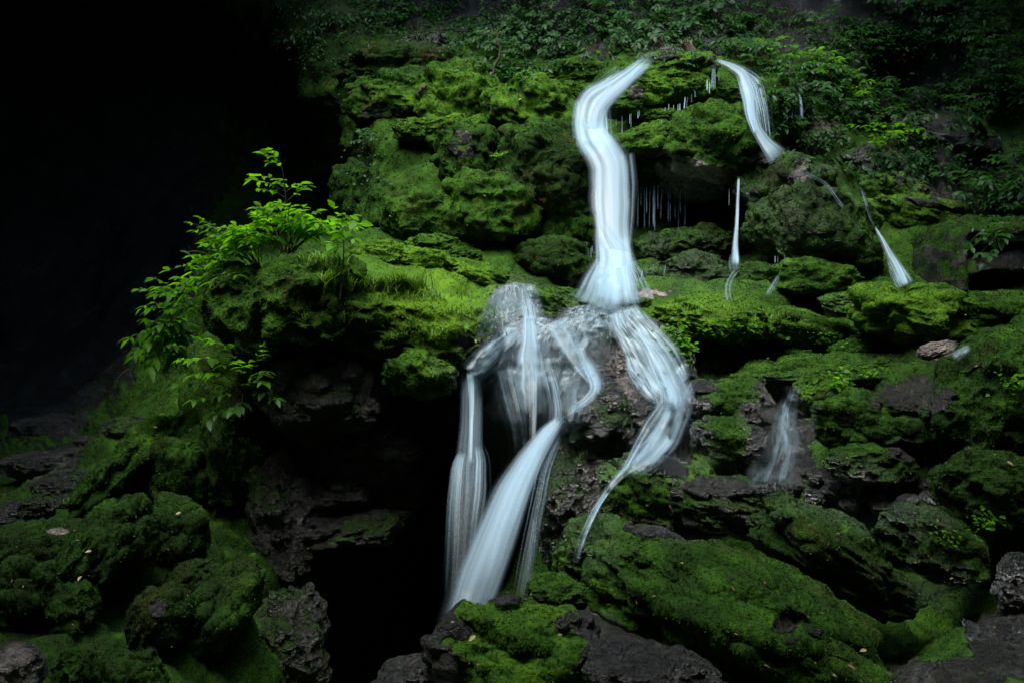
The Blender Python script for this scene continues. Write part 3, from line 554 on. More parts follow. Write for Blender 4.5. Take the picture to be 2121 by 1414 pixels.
# ------------------------------------------------------------------ resting depth: how far the solid ground is along a line of sight
ZS = 5.0; ZU0, ZV0 = -150, -150; ZW, ZH = int(2450 / ZS), int(1750 / ZS)
zb = np.full((ZH, ZW), 99.)
for _V in SURF:
    u, v = UV(_V); i = ((v - ZV0) / ZS).astype(int); j = ((u - ZU0) / ZS).astype(int)
    ok = (i >= 0) & (i < ZH) & (j >= 0) & (j < ZW) & (_V[:, 1] > .5)
    np.minimum.at(zb, (i[ok], j[ok]), _V[ok, 1])
for _ in range(4):                              # close pin holes
    n = np.stack([np.roll(zb, s, ax) for s in (1, -1) for ax in (0, 1)]); med = np.sort(n, 0)[1]
    zb = np.where(zb > med + .6, med, zb)
def surf(u, v, r=0):
    u = np.asarray(u, float); v = np.asarray(v, float)
    j = np.clip(((u - ZU0) / ZS).astype(int), 1, ZW - 2); i = np.clip(((v - ZV0) / ZS).astype(int), 1, ZH - 2)
    m = zb[i, j]
    for a in range(-r, r + 1):
        for c in range(-r, r + 1): m = np.minimum(m, zb[np.clip(i + a, 0, ZH - 1), np.clip(j + c, 0, ZW - 1)])
    return m
def on(u, v, lift=0.): return P(u, v, surf(np.array([u]), np.array([v]))[0] - lift)

# ------------------------------------------------------------------ moss fronds
def grow(V, Fc, N, at, seedk, dens):
    f = Fc if Fc.shape[1] == 3 else np.concatenate([Fc[:, :3], Fc[:, [0, 2, 3]]])
    a, b, c = V[f[:, 0]], V[f[:, 1]], V[f[:, 2]]
    cr = np.cross(b - a, c - a); ar = .5 * np.linalg.norm(cr, axis=1); ctr = (a + b + c) / 3
    u, v = UV(ctr); m = at['moss'][f].mean(1); nn = N[f].mean(1)
    view = -(nn * ctr).sum(1) / np.linalg.norm(ctr, axis=1)
    j = np.clip(((u - ZU0) / ZS).astype(int), 0, ZW - 1); i = np.clip(((v - ZV0) / ZS).astype(int), 0, ZH - 1)
    vis = (u > -120) & (u < 2240) & (v > -80) & (v < 1480) & (view > -.3) & (ctr[:, 1] < zb[i, j] + .35)
    w = ar * np.clip(m - .15, 0, 1) * vis / np.clip(ctr[:, 1], 2, 20) ** 1.8
    tot = w.sum() * dens; n = int(min(tot, 70000))
    if n < 30: return None
    k = rng.choice(len(f), n, p=w / w.sum())
    r = rng.random((n, 2)); fl = r.sum(1) > 1; r[fl] = 1 - r[fl]
    p = a[k] + r[:, :1] * (b[k] - a[k]) + r[:, 1:] * (c[k] - a[k])
    nv = nn[k] / np.maximum(np.linalg.norm(nn[k], axis=1), 1e-6)[:, None]
    L = (.0055 + .0014 * p[:, 1]) * (.6 + .8 * rng.random(n))
    up = nv + rng.normal(size=(n, 3)) * .35 + np.array([0, 0, -.12]); up /= np.linalg.norm(up, axis=1)[:, None]
    vs, ts, tone, wet = [], [], [], []
    base_t = at['tone'][f].mean(1)[k] + rng.normal(size=n) * .12
    for q in range(3):
        d = up * .55 + rng.normal(size=(n, 3)) * .55; d /= np.linalg.norm(d, axis=1)[:, None]
        s = np.cross(d, rng.normal(size=(n, 3))); s /= np.maximum(np.linalg.norm(s, axis=1), 1e-6)[:, None]
        wd = (L * .20)[:, None]
        p0 = p - nv * .004
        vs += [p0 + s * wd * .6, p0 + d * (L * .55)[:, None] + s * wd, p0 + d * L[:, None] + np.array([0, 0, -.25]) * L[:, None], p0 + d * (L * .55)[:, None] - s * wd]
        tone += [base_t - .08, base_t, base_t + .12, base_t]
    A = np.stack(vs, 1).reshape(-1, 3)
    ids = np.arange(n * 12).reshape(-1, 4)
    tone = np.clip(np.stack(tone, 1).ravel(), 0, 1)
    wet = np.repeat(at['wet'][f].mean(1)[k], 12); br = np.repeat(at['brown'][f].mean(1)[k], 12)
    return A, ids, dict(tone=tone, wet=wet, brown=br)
NSPR = 0
for kk, (V_, F_, N_, at_, par, lab) in enumerate(JOBS):
    g = grow(V_, F_, N_, at_, kk, MOSS_DENS)
    if g is None: continue
    A, ids, aa = g; NSPR += len(ids) // 3
    if par is None:
        o = link('moss', make_mesh('moss', A, ids, M_SP, aa)); tag(o, 'fine green moss carpeting the rocky hillside between the boulders and falls', 'moss', kind='stuff')
    else:
        link('moss_cover', make_mesh('moss_cover', A - np.array(par.location), ids, M_SP, aa), par)
print('moss sprigs', NSPR, time.time() - T0)

# ------------------------------------------------------------------ water
def resample(pts, n):
    pts = np.array(pts, float); s = np.concatenate([[0], np.cumsum(np.linalg.norm(np.diff(pts[:, :2], axis=0), axis=1))])
    t = np.linspace(0, s[-1], n); out = np.stack([np.interp(t, s, pts[:, k]) for k in range(pts.shape[1])], 1)
    for _ in range(3): out[1:-1] = .25 * out[:-2] + .5 * out[1:-1] + .25 * out[2:]
    return out
def ribbon(pts, mat, parent, name='veil', mode='fall', lift=.05, n=None, across=17, bulge=.3, dens=1., jitter=.0, Y=None, push=0., sm=16):
    """pts: (u, v, width, density) down the flow. 'fall' hangs free of the rock, 'film' hugs it."""
    pts = [tuple(p) + (1.,) * (4 - len(p)) for p in pts]
    ln = sum(math.dist(pts[i][:2], pts[i + 1][:2]) for i in range(len(pts) - 1))
    n = n or max(8, int(ln / 7)); c = resample(pts, n)
    tg = np.gradient(c[:, :2], axis=0); tg /= np.linalg.norm(tg, axis=1)[:, None]; nr = np.stack([tg[:, 1], -tg[:, 0]], 1)
    nr[nr[:, 0] < 0] *= -1 if mode == 'fall' else 1
    w = np.linspace(-1, 1, across)
    wob = 1 + jitter * np.array([fbm(np.array([[x * 1.0, y * .11, ln]]), 2)[0] for y in np.arange(n) for x in (0, 5)]).reshape(n, 2)
    off = np.where(w[None] < 0, w[None] * wob[:, :1], w[None] * wob[:, 1:]) * c[:, 2:3] / 2
    U = c[:, :1] + nr[:, :1] * off; Vv = c[:, 1:2] + nr[:, 1:] * off
    if Y is not None:
        yc = np.interp(np.linspace(0, 1, n), np.linspace(0, 1, len(Y)), Y); Yg = np.repeat(yc[:, None], across, 1)
    elif mode == 'fall':
        yc = surf(c[:, 0], c[:, 1], 1) - lift
        for r in (-.3, .3): yc = np.minimum(yc, surf(c[:, 0] + nr[:, 0] * c[:, 2] * r, c[:, 1] + nr[:, 1] * c[:, 2] * r, 1) - lift * .5)
        yc = np.minimum.accumulate(yc)
        for _ in range(6): yc[1:-1] = .25 * yc[:-2] + .5 * yc[1:-1] + .25 * yc[2:]
        Yg = np.repeat(yc[:, None], across, 1)
    else:
        Yg = surf(U, Vv, 1)
        for _ in range(sm):
            Yp = np.pad(Yg, 1, mode='edge'); Yg = np.minimum(Yg, (Yp[:-2, 1:-1] + Yp[2:, 1:-1] + Yp[1:-1, :-2] + Yp[1:-1, 2:]) / 4 + .01)
        Yg = Yg - lift
    Yg = Yg - push
    wid = c[:, 2:3] * Yg / F
    Yg = Yg - (1 - w[None] ** 2) * wid * bulge
    V = P(U.ravel(), Vv.ravel(), Yg.ravel())
    L = np.concatenate([[0], np.cumsum(np.linalg.norm(np.diff(V.reshape(n, across, 3)[:, across // 2], axis=0), axis=1))])
    uv = np.stack([np.repeat((w[None] + 1) / 2, n, 0).ravel(), np.repeat(L[:, None], across, 1).ravel()], 1)
    ids = np.arange(n * across).reshape(n, across)
    Fc = np.stack([ids[:-1, :-1].ravel(), ids[1:, :-1].ravel(), ids[1:, 1:].ravel(), ids[:-1, 1:].ravel()], 1)
    e = np.ones(n)
    nn_ = vnormals(V, Fc)
    if (nn_ * V).sum() > 0: Fc = Fc[:, ::-1]
    k = max(2, n // 7); e[-k:] *= np.linspace(1, 0, k) ** .7; k = max(2, n // (3 if 'trickle' in (parent.name if parent else '') else 12)); e[:k] *= np.linspace(.0, 1, k)
    at = dict(dens=np.repeat((c[:, 3] * dens * e)[:, None], across, 1).ravel())
    loc = np.array(parent.location) if parent is not None else 0
    return link(name, make_mesh(name, V - loc, Fc, mat, at, uv), parent)
def fall_thing(u, v, label, cat='waterfall', group=None, name='waterfall'): return empty(name, on(u, v), label, cat, group)
def threads(parent, lst, wid=4.5, name='water_thread', lift=.06, dens=1.):
    """Free-hanging threads of dripping water: (u, v0, v1[, width[, lean]])."""
    for q in lst:
        u, v0, v1 = q[:3]; v1 = v0 + (v1 - v0) * random.uniform(.55, 1.05); u += random.uniform(-2, 2); wd = (q[3] if len(q) > 3 else wid) * .58; ln = q[4] if len(q) > 4 else 0
        y0 = float(surf(np.array([u]), np.array([v0 - 4]), 1)[0]) - lift
        ribbon([(u, v0, wd * .7), (u + ln * .5, (v0 + v1) / 2, wd), (u + ln, v1, wd * 1.1)], M_DRIP, parent, name, Y=[y0, y0 - .02], across=5, bulge=.6, n=10, dens=dens * (.2 + .75 * random.random() ** 1.5))

# main upper fall
w = fall_thing(1270, 620, 'tall bright white waterfall dropping in steps through the centre of the cascade')
ribbon([(1352, 116, 34, .3), (1338, 128, 38, .8), (1308, 156, 42), (1272, 186, 66), (1236, 212, 94), (1228, 250, 92), (1230, 285, 90), (1250, 308, 96), (1266, 340, 96), (1268, 420, 100), (1268, 480, 98), (1273, 540, 104), (1270, 590, 112, .9), (1266, 625, 130, .7), (1258, 655, 150, .3)], M_SILK, w, 'main_drop', lift=.12, bulge=.10, dens=1.05, jitter=.18, n=90, across=25)
ribbon([(1334, 130, 14), (1296, 168, 34), (1256, 200, 50), (1234, 230, 54), (1230, 270, 54), (1246, 302, 60, .8), (1266, 340, 66, .4), (1268, 390, 66, .1)], M_FALL, w, 'top_chute', lift=.17, bulge=.1, dens=1.0)
ribbon([(1288, 146, 40, .5), (1264, 164, 46, .6), (1240, 188, 60, .6), (1222, 205, 60, .6)], M_VEIL, w, 'veil', mode='film', lift=.03)
ribbon([(1204, 205, 44, .5), (1204, 228, 44, .7), (1210, 262, 44, .7), (1222, 300, 46, .6)], M_VEIL, w, 'veil', lift=.14, bulge=.1)
ribbon([(1248, 225, 40, .5), (1252, 262, 34, .7), (1256, 300, 30, .6)], M_VEIL, w, 'veil', lift=.16, bulge=.1)
ribbon([(1244, 285, 40, .0), (1254, 310, 50, .3), (1264, 350, 58), (1266, 440, 52), (1268, 560, 60), (1262, 622, 80)], M_SILK, w, 'inner_stream', lift=.2, bulge=.08, dens=1.2)
for k in (0, 2, 5): ribbon([(1240 + 10 * k, 318 + 3 * k, 16 + 5 * k, .3), (1242 + 10.5 * k, 380, 18, .6), (1240 + 11 * k, 470, 20, .6), (1238 + 13 * k, 560, 24, .5), (1228 + 17 * k, 612 + 12 * (k % 3), 32, .3), (1220 + 20 * k, 640 + 9 * (k % 2), 36, .1)], M_FALL, w, 'strand', lift=.22 + .01 * k, bulge=.1, across=9, dens=.5)
ribbon([(1288, 318, 66, .4), (1296, 380, 64, .5), (1297, 450, 52, .45), (1294, 520, 40, .4)], M_VEIL, w, 'veil', lift=.14, bulge=.1, dens=.9)
ribbon([(1238, 440, 26, .2), (1256, 484, 50, .6), (1282, 530, 76, .8), (1288, 580, 90, .9), (1294, 632, 100, .6)], M_FALL, w, 'lower_splash', lift=.26, bulge=.1, dens=.9, jitter=.2)
ribbon([(1254, 540, 50, .4), (1238, 585, 80, .8), (1222, 632, 110, .5)], M_FALL, w, 'lower_splash', lift=.26, bulge=.1, dens=.9, jitter=.2)
ribbon([(1300, 540, 40, .4), (1314, 580, 56, .6), (1326, 626, 76, .4)], M_VEIL, w, 'veil', lift=.26, bulge=.1, dens=.9)
ribbon([(1233, 372, 9, .5), (1236, 420, 10, .6), (1240, 440, 10, .6)], M_DRIP, w, 'veil', lift=.12, across=7)
# right-hand upper fall
w = fall_thing(1610, 320, 'slender white waterfall curving down the right side of the green dome')
ribbon([(1480, 124, 10, .8), (1508, 134, 20, .8), (1538, 150, 40, .9), (1552, 195, 50, .9), (1556, 240, 38, .8), (1568, 272, 30, .8), (1588, 302, 40, .9), (1612, 328, 66, .8)], M_SILK, w, 'drop', lift=.08, dens=.95, jitter=.1)
ribbon([(1530, 142, 26, .6), (1566, 170, 50, .6), (1580, 230, 44, .5), (1588, 290, 36, .35)], M_VEIL, w, 'veil', lift=.12)
ribbon([(1536, 160, 20, .5), (1548, 200, 20, .9), (1556, 245, 16, .8), (1566, 276, 14, .8)], M_FALL, w, 'white_stream', lift=.12)
# thin straight fall
w = fall_thing(1525, 545, 'thin straight waterfall dropping past the right end of the black recess')
ribbon([(1530, 368, 7), (1528, 420, 9), (1526, 470, 11), (1523, 510, 17), (1524, 550, 22, .8)], M_FALL, w, 'upper_drop', lift=.12, dens=1.4, across=9)
ribbon([(1524, 525, 26, .8), (1520, 545, 34, .6), (1522, 560, 30, .4)], M_VEIL, w, 'splash', lift=.08)
w = fall_thing(1510, 600, 'zigzag trickle running over moss below the thin straight waterfall', 'trickle', name='trickle')
ribbon([(1530, 556, 18, .5), (1512, 578, 16, .25), (1505, 600, 20, .4), (1512, 625, 24, .3)], M_VEIL, w, 'veil', mode='film', lift=.03, dens=.9)
w = fall_thing(1600, 590, 'short slanting trickle beside the low bright dome', 'trickle', name='trickle')
ribbon([(1614, 570, 12, .3), (1600, 592, 18, .35), (1588, 612, 18, .3)], M_VEIL, w, 'veil', mode='film', lift=.03, dens=.8)
# leaning fall on the right
w = fall_thing(1865, 570, 'small white waterfall leaning to the right above the large bright slab')
ribbon([(1812, 470, 6), (1828, 496, 14), (1845, 530, 26), (1862, 560, 36), (1876, 592, 46, .7)], M_FALL, w, 'drop', lift=.10, dens=1.2)
ribbon([(1838, 535, 10, .6), (1850, 565, 20, .7), (1862, 590, 26, .6)], M_VEIL, w, 'veil', lift=.13)
w = fall_thing(1710, 385, 'faint slanting trickle across the wide dark green dome', 'trickle', name='trickle')
ribbon([(1655, 342, 12, .2), (1672, 362, 14, .3), (1712, 380, 10, .15), (1728, 405, 11, .5), (1748, 432, 10, .3)], M_VEIL, w, 'veil', mode='film', lift=.03)
w = fall_thing(1790, 420, 'thin broken trickle feeding the leaning waterfall', 'trickle', name='trickle')
ribbon([(1782, 384, 9, .2), (1792, 412, 12, .4), (1800, 445, 9, .15), (1812, 472, 8, .4)], M_VEIL, w, 'veil', mode='film', lift=.03)
w = fall_thing(1655, 220, 'short trickle off the small wet dark rock at upper right', 'trickle', name='trickle')
ribbon([(1655, 190, 8, .6), (1660, 215, 9, .8), (1661, 248, 10, .6)], M_FALL, w, 'veil', lift=.06, across=7)
threads(w, [(1632, 228, 258, 4), (1641, 225, 262, 5), (1648, 222, 255, 4), (1672, 230, 248, 3), (1683, 222, 246, 3)])
w = fall_thing(1475, 170, 'double trickle falling over the edge of the green dome crest', 'trickle', name='trickle')
ribbon([(1478, 140, 10, .6), (1478, 165, 12, .7), (1476, 186, 16, .4)], M_VEIL, w, 'veil', lift=.06, across=7)
threads(w, [(1464, 163, 200, 6), (1470, 167, 200, 5), (1488, 152, 180, 4)])
# drip curtains
w = fall_thing(1350, 385, 'wide curtain of water threads hanging in front of the black recess', 'drip curtain', name='drip_curtain')
threads(w, [(1316, 374, 440, 4, -6), (1329, 384, 430, 3), (1340, 382, 452, 3), (1308, 372, 470, 7, -14), (1323, 378, 486, 6, -2), (1335, 386, 492, 6), (1346, 375, 480, 4, -2), (1353, 380, 488, 4), (1357, 376, 490, 4), (1363, 378, 470, 5), (1372, 374, 505, 8, -4),
            (1383, 388, 470, 3), (1389, 385, 460, 3), (1398, 392, 465, 2.5), (1404, 390, 478, 3), (1411, 394, 450, 2.5), (1417, 394, 480, 3), (1424, 398, 440, 2.5), (1300, 368, 440, 6, -8), (1512, 390, 450, 2.5)], lift=.09)
w = fall_thing(1300, 245, 'short row of drips under the moss shelf beside the main waterfall', 'drip curtain', name='drip_curtain')
threads(w, [(1277, 246, 268, 3), (1290, 240, 280, 4), (1303, 236, 262, 3), (1308, 234, 266, 4), (1320, 230, 252, 3), (1326, 228, 250, 4)])
w = fall_thing(1410, 215, 'row of bright drips under the crest of the green dome', 'drip curtain', name='drip_curtain')
threads(w, [(1378, 222, 240, 3), (1387, 215, 236, 5), (1395, 217, 238, 5), (1404, 216, 235, 6), (1410, 214, 236, 5), (1418, 200, 234, 6, -3), (1425, 200, 230, 4, -3), (1434, 195, 216, 4), (1441, 188, 210, 4)])
w = fall_thing(1365, 262, 'two small drips under the moss brow in the middle of the green dome', 'drip curtain', name='drip_curtain')
threads(w, [(1358, 254, 262, 3), (1371, 246, 266, 4)])
w = fall_thing(1345, 565, 'fan of drips under the wet lump at the main waterfall foot', 'drip curtain', name='drip_curtain')
threads(w, [(1313, 545, 590, 6, 3), (1322, 552, 592, 4, 4), (1330, 560, 590, 4, -4), (1338, 555, 582, 4), (1348, 548, 578, 3), (1355, 546, 577, 4), (1369, 553, 576, 4), (1381, 547, 575, 4, -4)], lift=.08)
w = fall_thing(1220, 530, 'four faint drips in the dark left of the main waterfall foot', 'drip curtain', name='drip_curtain')
threads(w, [(1214, 500, 548, 3), (1219, 515, 540, 3), (1224, 512, 536, 4), (1228, 508, 534, 4)], dens=.7)
w = fall_thing(1620, 535, 'tiny drips under the mossy brow beside the low bright dome', 'drip curtain', name='drip_curtain')
threads(w, [(1604, 530, 544, 3), (1610, 530, 545, 3), (1626, 528, 552, 4), (1633, 534, 548, 3)])
# pool and sheets over the lower dome
w = fall_thing(1235, 640, 'shallow rippled pool at the foot of the tall waterfall', 'pool', name='water_pool')
POOL = w
w = fall_thing(1060, 610, 'small side pool sliding between the grassy bank and the mossy islet', 'pool', name='water_pool')
SIDE_POOL = w
dome = fall_thing(1120, 760, 'broad fan of clear sliding water over the dark central dome', 'cascade', name='cascade')
def fan(top, bot, mid, mat, parent, name='water_sheet', lift=.03, nu=90, nv=46, dens=None):
    """A sheet of water spreading over rock from a top edge to a bottom edge, following the stone beneath."""
    sx = np.linspace(0, 1, nu); ty = np.linspace(0, 1, nv)
    ip = lambda pts: np.stack([np.interp(sx, np.linspace(0, 1, len(pts)), [q[k] for q in pts]) for k in (0, 1)], 1)
    A, M, B_ = ip(top), ip(mid), ip(bot); t = ty[:, None, None]
    G = A * (1 - t) ** 2 + 2 * t * (1 - t) * M + B_ * t * t
    U, Vv = G[..., 0], G[..., 1]; Yg = surf(U, Vv, 1)
    for _ in range(8):
        Yp = np.pad(Yg, 1, mode='edge'); Yg = np.minimum(Yg, (Yp[:-2, 1:-1] + Yp[2:, 1:-1] + Yp[1:-1, :-2] + Yp[1:-1, 2:]) / 4 + .012)
    V = P(U.ravel(), Vv.ravel(), (Yg - lift).ravel())
    L = np.concatenate([[0], np.cumsum(np.linalg.norm(np.diff(V.reshape(nv, nu, 3)[:, nu // 2], axis=0), axis=1))])
    uv = np.stack([np.repeat(sx[None], nv, 0).ravel(), np.repeat(L[:, None], nu, 1).ravel()], 1)
    ids = np.arange(nv * nu).reshape(nv, nu); Fc = np.stack([ids[:-1, :-1].ravel(), ids[1:, :-1].ravel(), ids[1:, 1:].ravel(), ids[:-1, 1:].ravel()], 1)
    if (vnormals(V, Fc) * V).sum() > 0: Fc = Fc[:, ::-1]
    e = np.interp(ty, [0, .1, .6, 1], [.4, 1, .8, .0]); k = np.interp(sx, *dens) if dens else np.ones(nu)
    at = dict(dens=(e[:, None] * k[None]).ravel()); loc = np.array(parent.location)
    return link(name, make_mesh(name, V - loc, Fc, mat, at, uv), parent)
fan([(1050, 672), (1095, 652), (1150, 662), (1215, 648), (1290, 655)], [(935, 815), (1000, 850), (1070, 910), (1150, 910), (1262, 840)], [(985, 690), (1040, 700), (1105, 720), (1180, 720), (1270, 710)], M_FILM, dome,
    dens=([0, .12, .27, .42, .58, .8, 1], [.95, .95, .35, .95, .45, .55, .3]))
ribbon([(1096, 650, 30, .7), (1098, 690, 60, .8), (1098, 740, 90, .6), (1104, 800, 110, .45), (1106, 860, 90, .3)], M_FALL, dome, 'white_stream', mode='film', lift=.05, across=25, jitter=.3)
ribbon([(1097, 652, 18, .8), (1098, 690, 28, .9), (1102, 740, 30, .8), (1106, 790, 28, .9), (1106, 840, 22, .9), (1104, 900, 18, .7), (1104, 920, 16, .3)], M_FALL, dome, 'white_stream', lift=.06, dens=.9, bulge=.15, jitter=.2)
ribbon([(1075, 680, 50, .3), (1035, 720, 70, .6), (1000, 752, 70, .8), (975, 775, 60, .9)], M_FALL, dome, 'white_stream', mode='film', lift=.05, across=21, jitter=.3)
ribbon([(1150, 664, 60, .3), (1170, 700, 80, .5), (1195, 740, 70, .5), (1225, 785, 50, .5), (1242, 812, 30, .2)], M_FALL, dome, 'white_stream', mode='film', lift=.05, across=21, jitter=.3)
ribbon([(1130, 745, 30, .3), (1146, 800, 40, .6), (1154, 850, 44, .6), (1150, 900, 40, .3)], M_VEIL, dome, 'white_stream', lift=.06, bulge=.1)
ribbon([(1200, 720, 24, .3), (1218, 755, 34, .5), (1234, 790, 36, .7), (1236, 808, 34, .6), (1218, 828, 30, .45), (1196, 843, 26, .4), (1176, 856, 24, .2)], M_FALL, dome, 'white_stream', mode='film', lift=.06, jitter=.2)
ribbon([(1045, 760, 60, .3), (1060, 820, 70, .4), (1075, 880, 60, .3), (1080, 940, 50, .15)], M_VEIL, dome, 'white_stream', mode='film', lift=.05, dens=.8)
ribbon([(1190, 800, 50, .3), (1190, 840, 50, .4), (1180, 880, 40, .2)], M_VEIL, dome, 'white_stream', mode='film', lift=.05, dens=.8)
fan([(1020, 600), (1060, 584), (1116, 590)], [(975, 715), (1060, 705), (1140, 690)], [(985, 640), (1060, 630), (1130, 632)], M_FILM, SIDE_POOL, dens=([0, .5, 1], [.6, .5, .5]), nv=36, nu=50)
ribbon([(1020, 622, 16, .4), (1045, 624, 20, .3), (1070, 632, 26, .3)], M_VEIL, SIDE_POOL, 'white_stream', mode='film', lift=.04, across=11)
ribbon([(1085, 592, 30, .2), (1090, 620, 40, .4), (1098, 645, 40, .6), (1098, 666, 40, .7)], M_VEIL, SIDE_POOL, 'white_stream', mode='film', lift=.05, across=15)
fan([(1170, 638), (1235, 628), (1312, 638)], [(1110, 690), (1205, 700), (1310, 700)], [(1150, 660), (1225, 655), (1314, 662)], M_FILM, POOL, dens=([0, .5, 1], [.7, .6, .6]), nv=30, nu=60)
# right cascade
w = fall_thing(1380, 800, 'white stepped cascade bending round the right of the dark glistening boulder', 'cascade', name='cascade')
ribbon([(1290, 640, 70, .8), (1300, 665, 86, .9), (1325, 700, 100, 1), (1355, 745, 126, 1), (1375, 785, 126, 1), (1395, 808, 110, .9)], M_FILM, w, 'water_sheet', mode='film', lift=.04, across=41, bulge=.05)
ribbon([(1315, 680, 26, .5), (1345, 715, 50, .9), (1370, 755, 78, 1), (1387, 795, 84, 1), (1400, 820, 92, .8), (1400, 850, 90, .4)], M_FALL, w, 'white_stream', mode='film', lift=.07, dens=1.05, jitter=.1)
ribbon([(1297, 745, 14, .5), (1308, 775, 24, .7), (1330, 800, 40, .6)], M_VEIL, w, 'white_stream', mode='film', lift=.05)
ribbon([(1355, 790, 40, .6), (1370, 815, 70, .8), (1372, 845, 34, .5), (1368, 870, 26, .3)], M_VEIL, w, 'white_stream', lift=.07)
ribbon([(1392, 765, 60, .05), (1402, 795, 80, .35), (1406, 830, 92, .8), (1395, 870, 84, .9), (1375, 910, 90, .9), (1345, 945, 84, .8), (1305, 975, 40, .6)], M_FALL, w, 'white_stream', mode='film', lift=.05, dens=.8, jitter=.15)
ribbon([(1385, 830, 60, .6), (1350, 885, 80, .6), (1320, 935, 60, .6), (1290, 985, 36, .6)], M_VEIL, w, 'white_stream', mode='film', lift=.08, jitter=.15)
ribbon([(1330, 945, 50, .6), (1294, 975, 30, .8), (1264, 1006, 20, .9), (1240, 1042, 18, .9), (1218, 1086, 18, .8), (1200, 1130, 20, .5), (1192, 1165, 20, .1)], M_FALL, w, 'white_stream', mode='film', lift=.07, dens=1.0, across=11, bulge=.15)
# left column
w = fall_thing(980, 800, 'twin-stranded waterfall column dropping from the left lip of the central dome')
ribbon([(968, 762, 50, .6), (975, 778, 56, .9), (977, 830, 58, .9), (975, 890, 60, .7), (972, 950, 70, .5), (968, 1040, 84, .28), (960, 1140, 90, .1), (955, 1240, 90, .02)], M_SILK, w, 'column', Y=[6.12, 6.0, 5.9, 5.85, 5.8], dens=.85, bulge=.3)  # density drops down the column to imitate the dimming light
ribbon([(975, 770, 24, 1), (978, 830, 16, 1), (976, 900, 12, .9), (974, 960, 14, .5)], M_FALL, w, 'inner_stream', Y=[6.0, 5.88, 5.84], dens=1.1, across=9)
ribbon([(990, 920, 26, .5), (998, 950, 40, .7), (996, 1020, 50, .5), (985, 1100, 50, .12), (980, 1180, 50, .02)], M_VEIL, w, 'veil', Y=[5.85, 5.75, 5.7], bulge=.4)
ribbon([(962, 935, 30, .6), (955, 965, 50, .7), (950, 1040, 60, .35), (945, 1150, 60, .1), (940, 1240, 60, .02)], M_VEIL, w, 'veil', Y=[5.82, 5.72, 5.68], bulge=.4)
# arching jet
w = fall_thing(1180, 850, 'large arching jet of water plunging past the dark boulder into the black pool')
ribbon([(1194, 840, 12, .9), (1168, 862, 30), (1135, 895, 56), (1098, 950, 80), (1060, 1020, 104), (1025, 1110, 120, .85), (990, 1200, 128, .65), (958, 1290, 120, .40), (935, 1370, 110, .15)], M_SILK, w, 'jet', Y=[5.75, 5.55, 5.3, 5.1, 4.95], dens=.95, bulge=.22)  # fades downward in place of the failing light in the pit
ribbon([(1190, 843, 8, .9), (1150, 880, 26), (1112, 930, 40), (1076, 1000, 52, .9), (1040, 1090, 60, .6), (1005, 1200, 60, .3)], M_SILK, w, 'inner_stream', Y=[5.7, 5.46, 5.2, 5.02], dens=1.2)
ribbon([(1160, 900, 20, .4), (1128, 970, 40, .6), (1110, 1060, 46, .5), (1092, 1150, 50, .35), (1075, 1240, 46, .2)], M_VEIL, w, 'veil', Y=[5.6, 5.4, 5.25], dens=.8)
ribbon([(1108, 1075, 14, .5), (1102, 1130, 20, .4), (1096, 1210, 18, .2)], M_VEIL, w, 'veil', Y=[5.35, 5.3], across=9)
# small stream on the right
w = fall_thing(1615, 900, 'narrow rippling stream running between mossy boulders at right')
w['category'] = 'stream'
ribbon([(1642, 800, 34, .15), (1634, 835, 46, .2), (1624, 870, 54, .2), (1626, 905, 66, .2), (1612, 945, 96, .1), (1602, 980, 120, .08), (1600, 1010, 130, .04)], M_FILM, w, 'water_sheet', mode='film', lift=.025, across=41, bulge=.0, jitter=.3, sm=3)
for q in ([(1640, 812, 12, .3), (1630, 840, 20, .7), (1626, 870, 16, .6), (1634, 890, 14, .3)], [(1622, 850, 12, .3), (1618, 885, 16, .6), (1630, 915, 20, .6), (1622, 940, 18, .3)], [(1612, 915, 12, .2), (1604, 945, 20, .6), (1590, 975, 22, .5), (1578, 1000, 20, .2)],
          [(1636, 920, 12, .2), (1632, 950, 18, .5), (1620, 985, 18, .4), (1616, 1005, 14, .2)], [(1600, 955, 10, .2), (1572, 985, 20, .4), (1556, 998, 16, .2)]):
    ribbon(q, M_FALL, w, 'white_stream', mode='film', lift=.04, jitter=.5, dens=.6, sm=3, bulge=.05, across=11)
w = fall_thing(1920, 740, 'small glint of water beside the pale split stone', 'trickle', name='trickle')
ribbon([(2010, 718, 14, .5), (1990, 730, 22, .6), (1975, 742, 26, .4)], M_FILM, w, 'water_sheet', mode='film', lift=.03, across=9)
print('water', time.time() - T0)

# ------------------------------------------------------------------ plants
def leaves(base, dirv, nrm, L, W, droop=.25, fold=.25, tone=None):
    """Pointed leaves with a folded midrib: arrays of n leaves -> verts, faces, attrs."""
    n = len(base); d = dirv / np.linalg.norm(dirv, axis=1)[:, None]
    s = np.cross(d, nrm); s /= np.maximum(np.linalg.norm(s, axis=1), 1e-6)[:, None]; up = np.cross(s, d)
    L = np.asarray(L)[:, None]; W = np.asarray(W)[:, None]
    vs = [base]
    for t, k in ((.22, .72), (.5, 1.), (.78, .58)):
        c = base + d * L * t - np.array([0, 0, 1.]) * L * droop * t * t
        vs += [c - s * W * k * .5 + up * W * fold * k * .5, c, c + s * W * k * .5 + up * W * fold * k * .5]
    vs.append(base + d * L - np.array([0, 0, 1.]) * L * droop)
    V = np.stack(vs, 1)                                  # n x 11
    o = (np.arange(n) * 11)[:, None]
    tri = np.concatenate([o + np.array([t]) for t in ((0, 2, 1), (0, 3, 2), (7, 8, 10), (8, 9, 10))])
    quad = np.concatenate([o + np.array([q]) for q in ((1, 2, 5, 4), (2, 3, 6, 5), (4, 5, 8, 7), (5, 6, 9, 8))])
    tn = np.clip(.5 + .25 * rng.normal(size=n), 0, 1) if tone is None else tone
    return V.reshape(-1, 3), tri, quad, np.repeat(tn, 11)
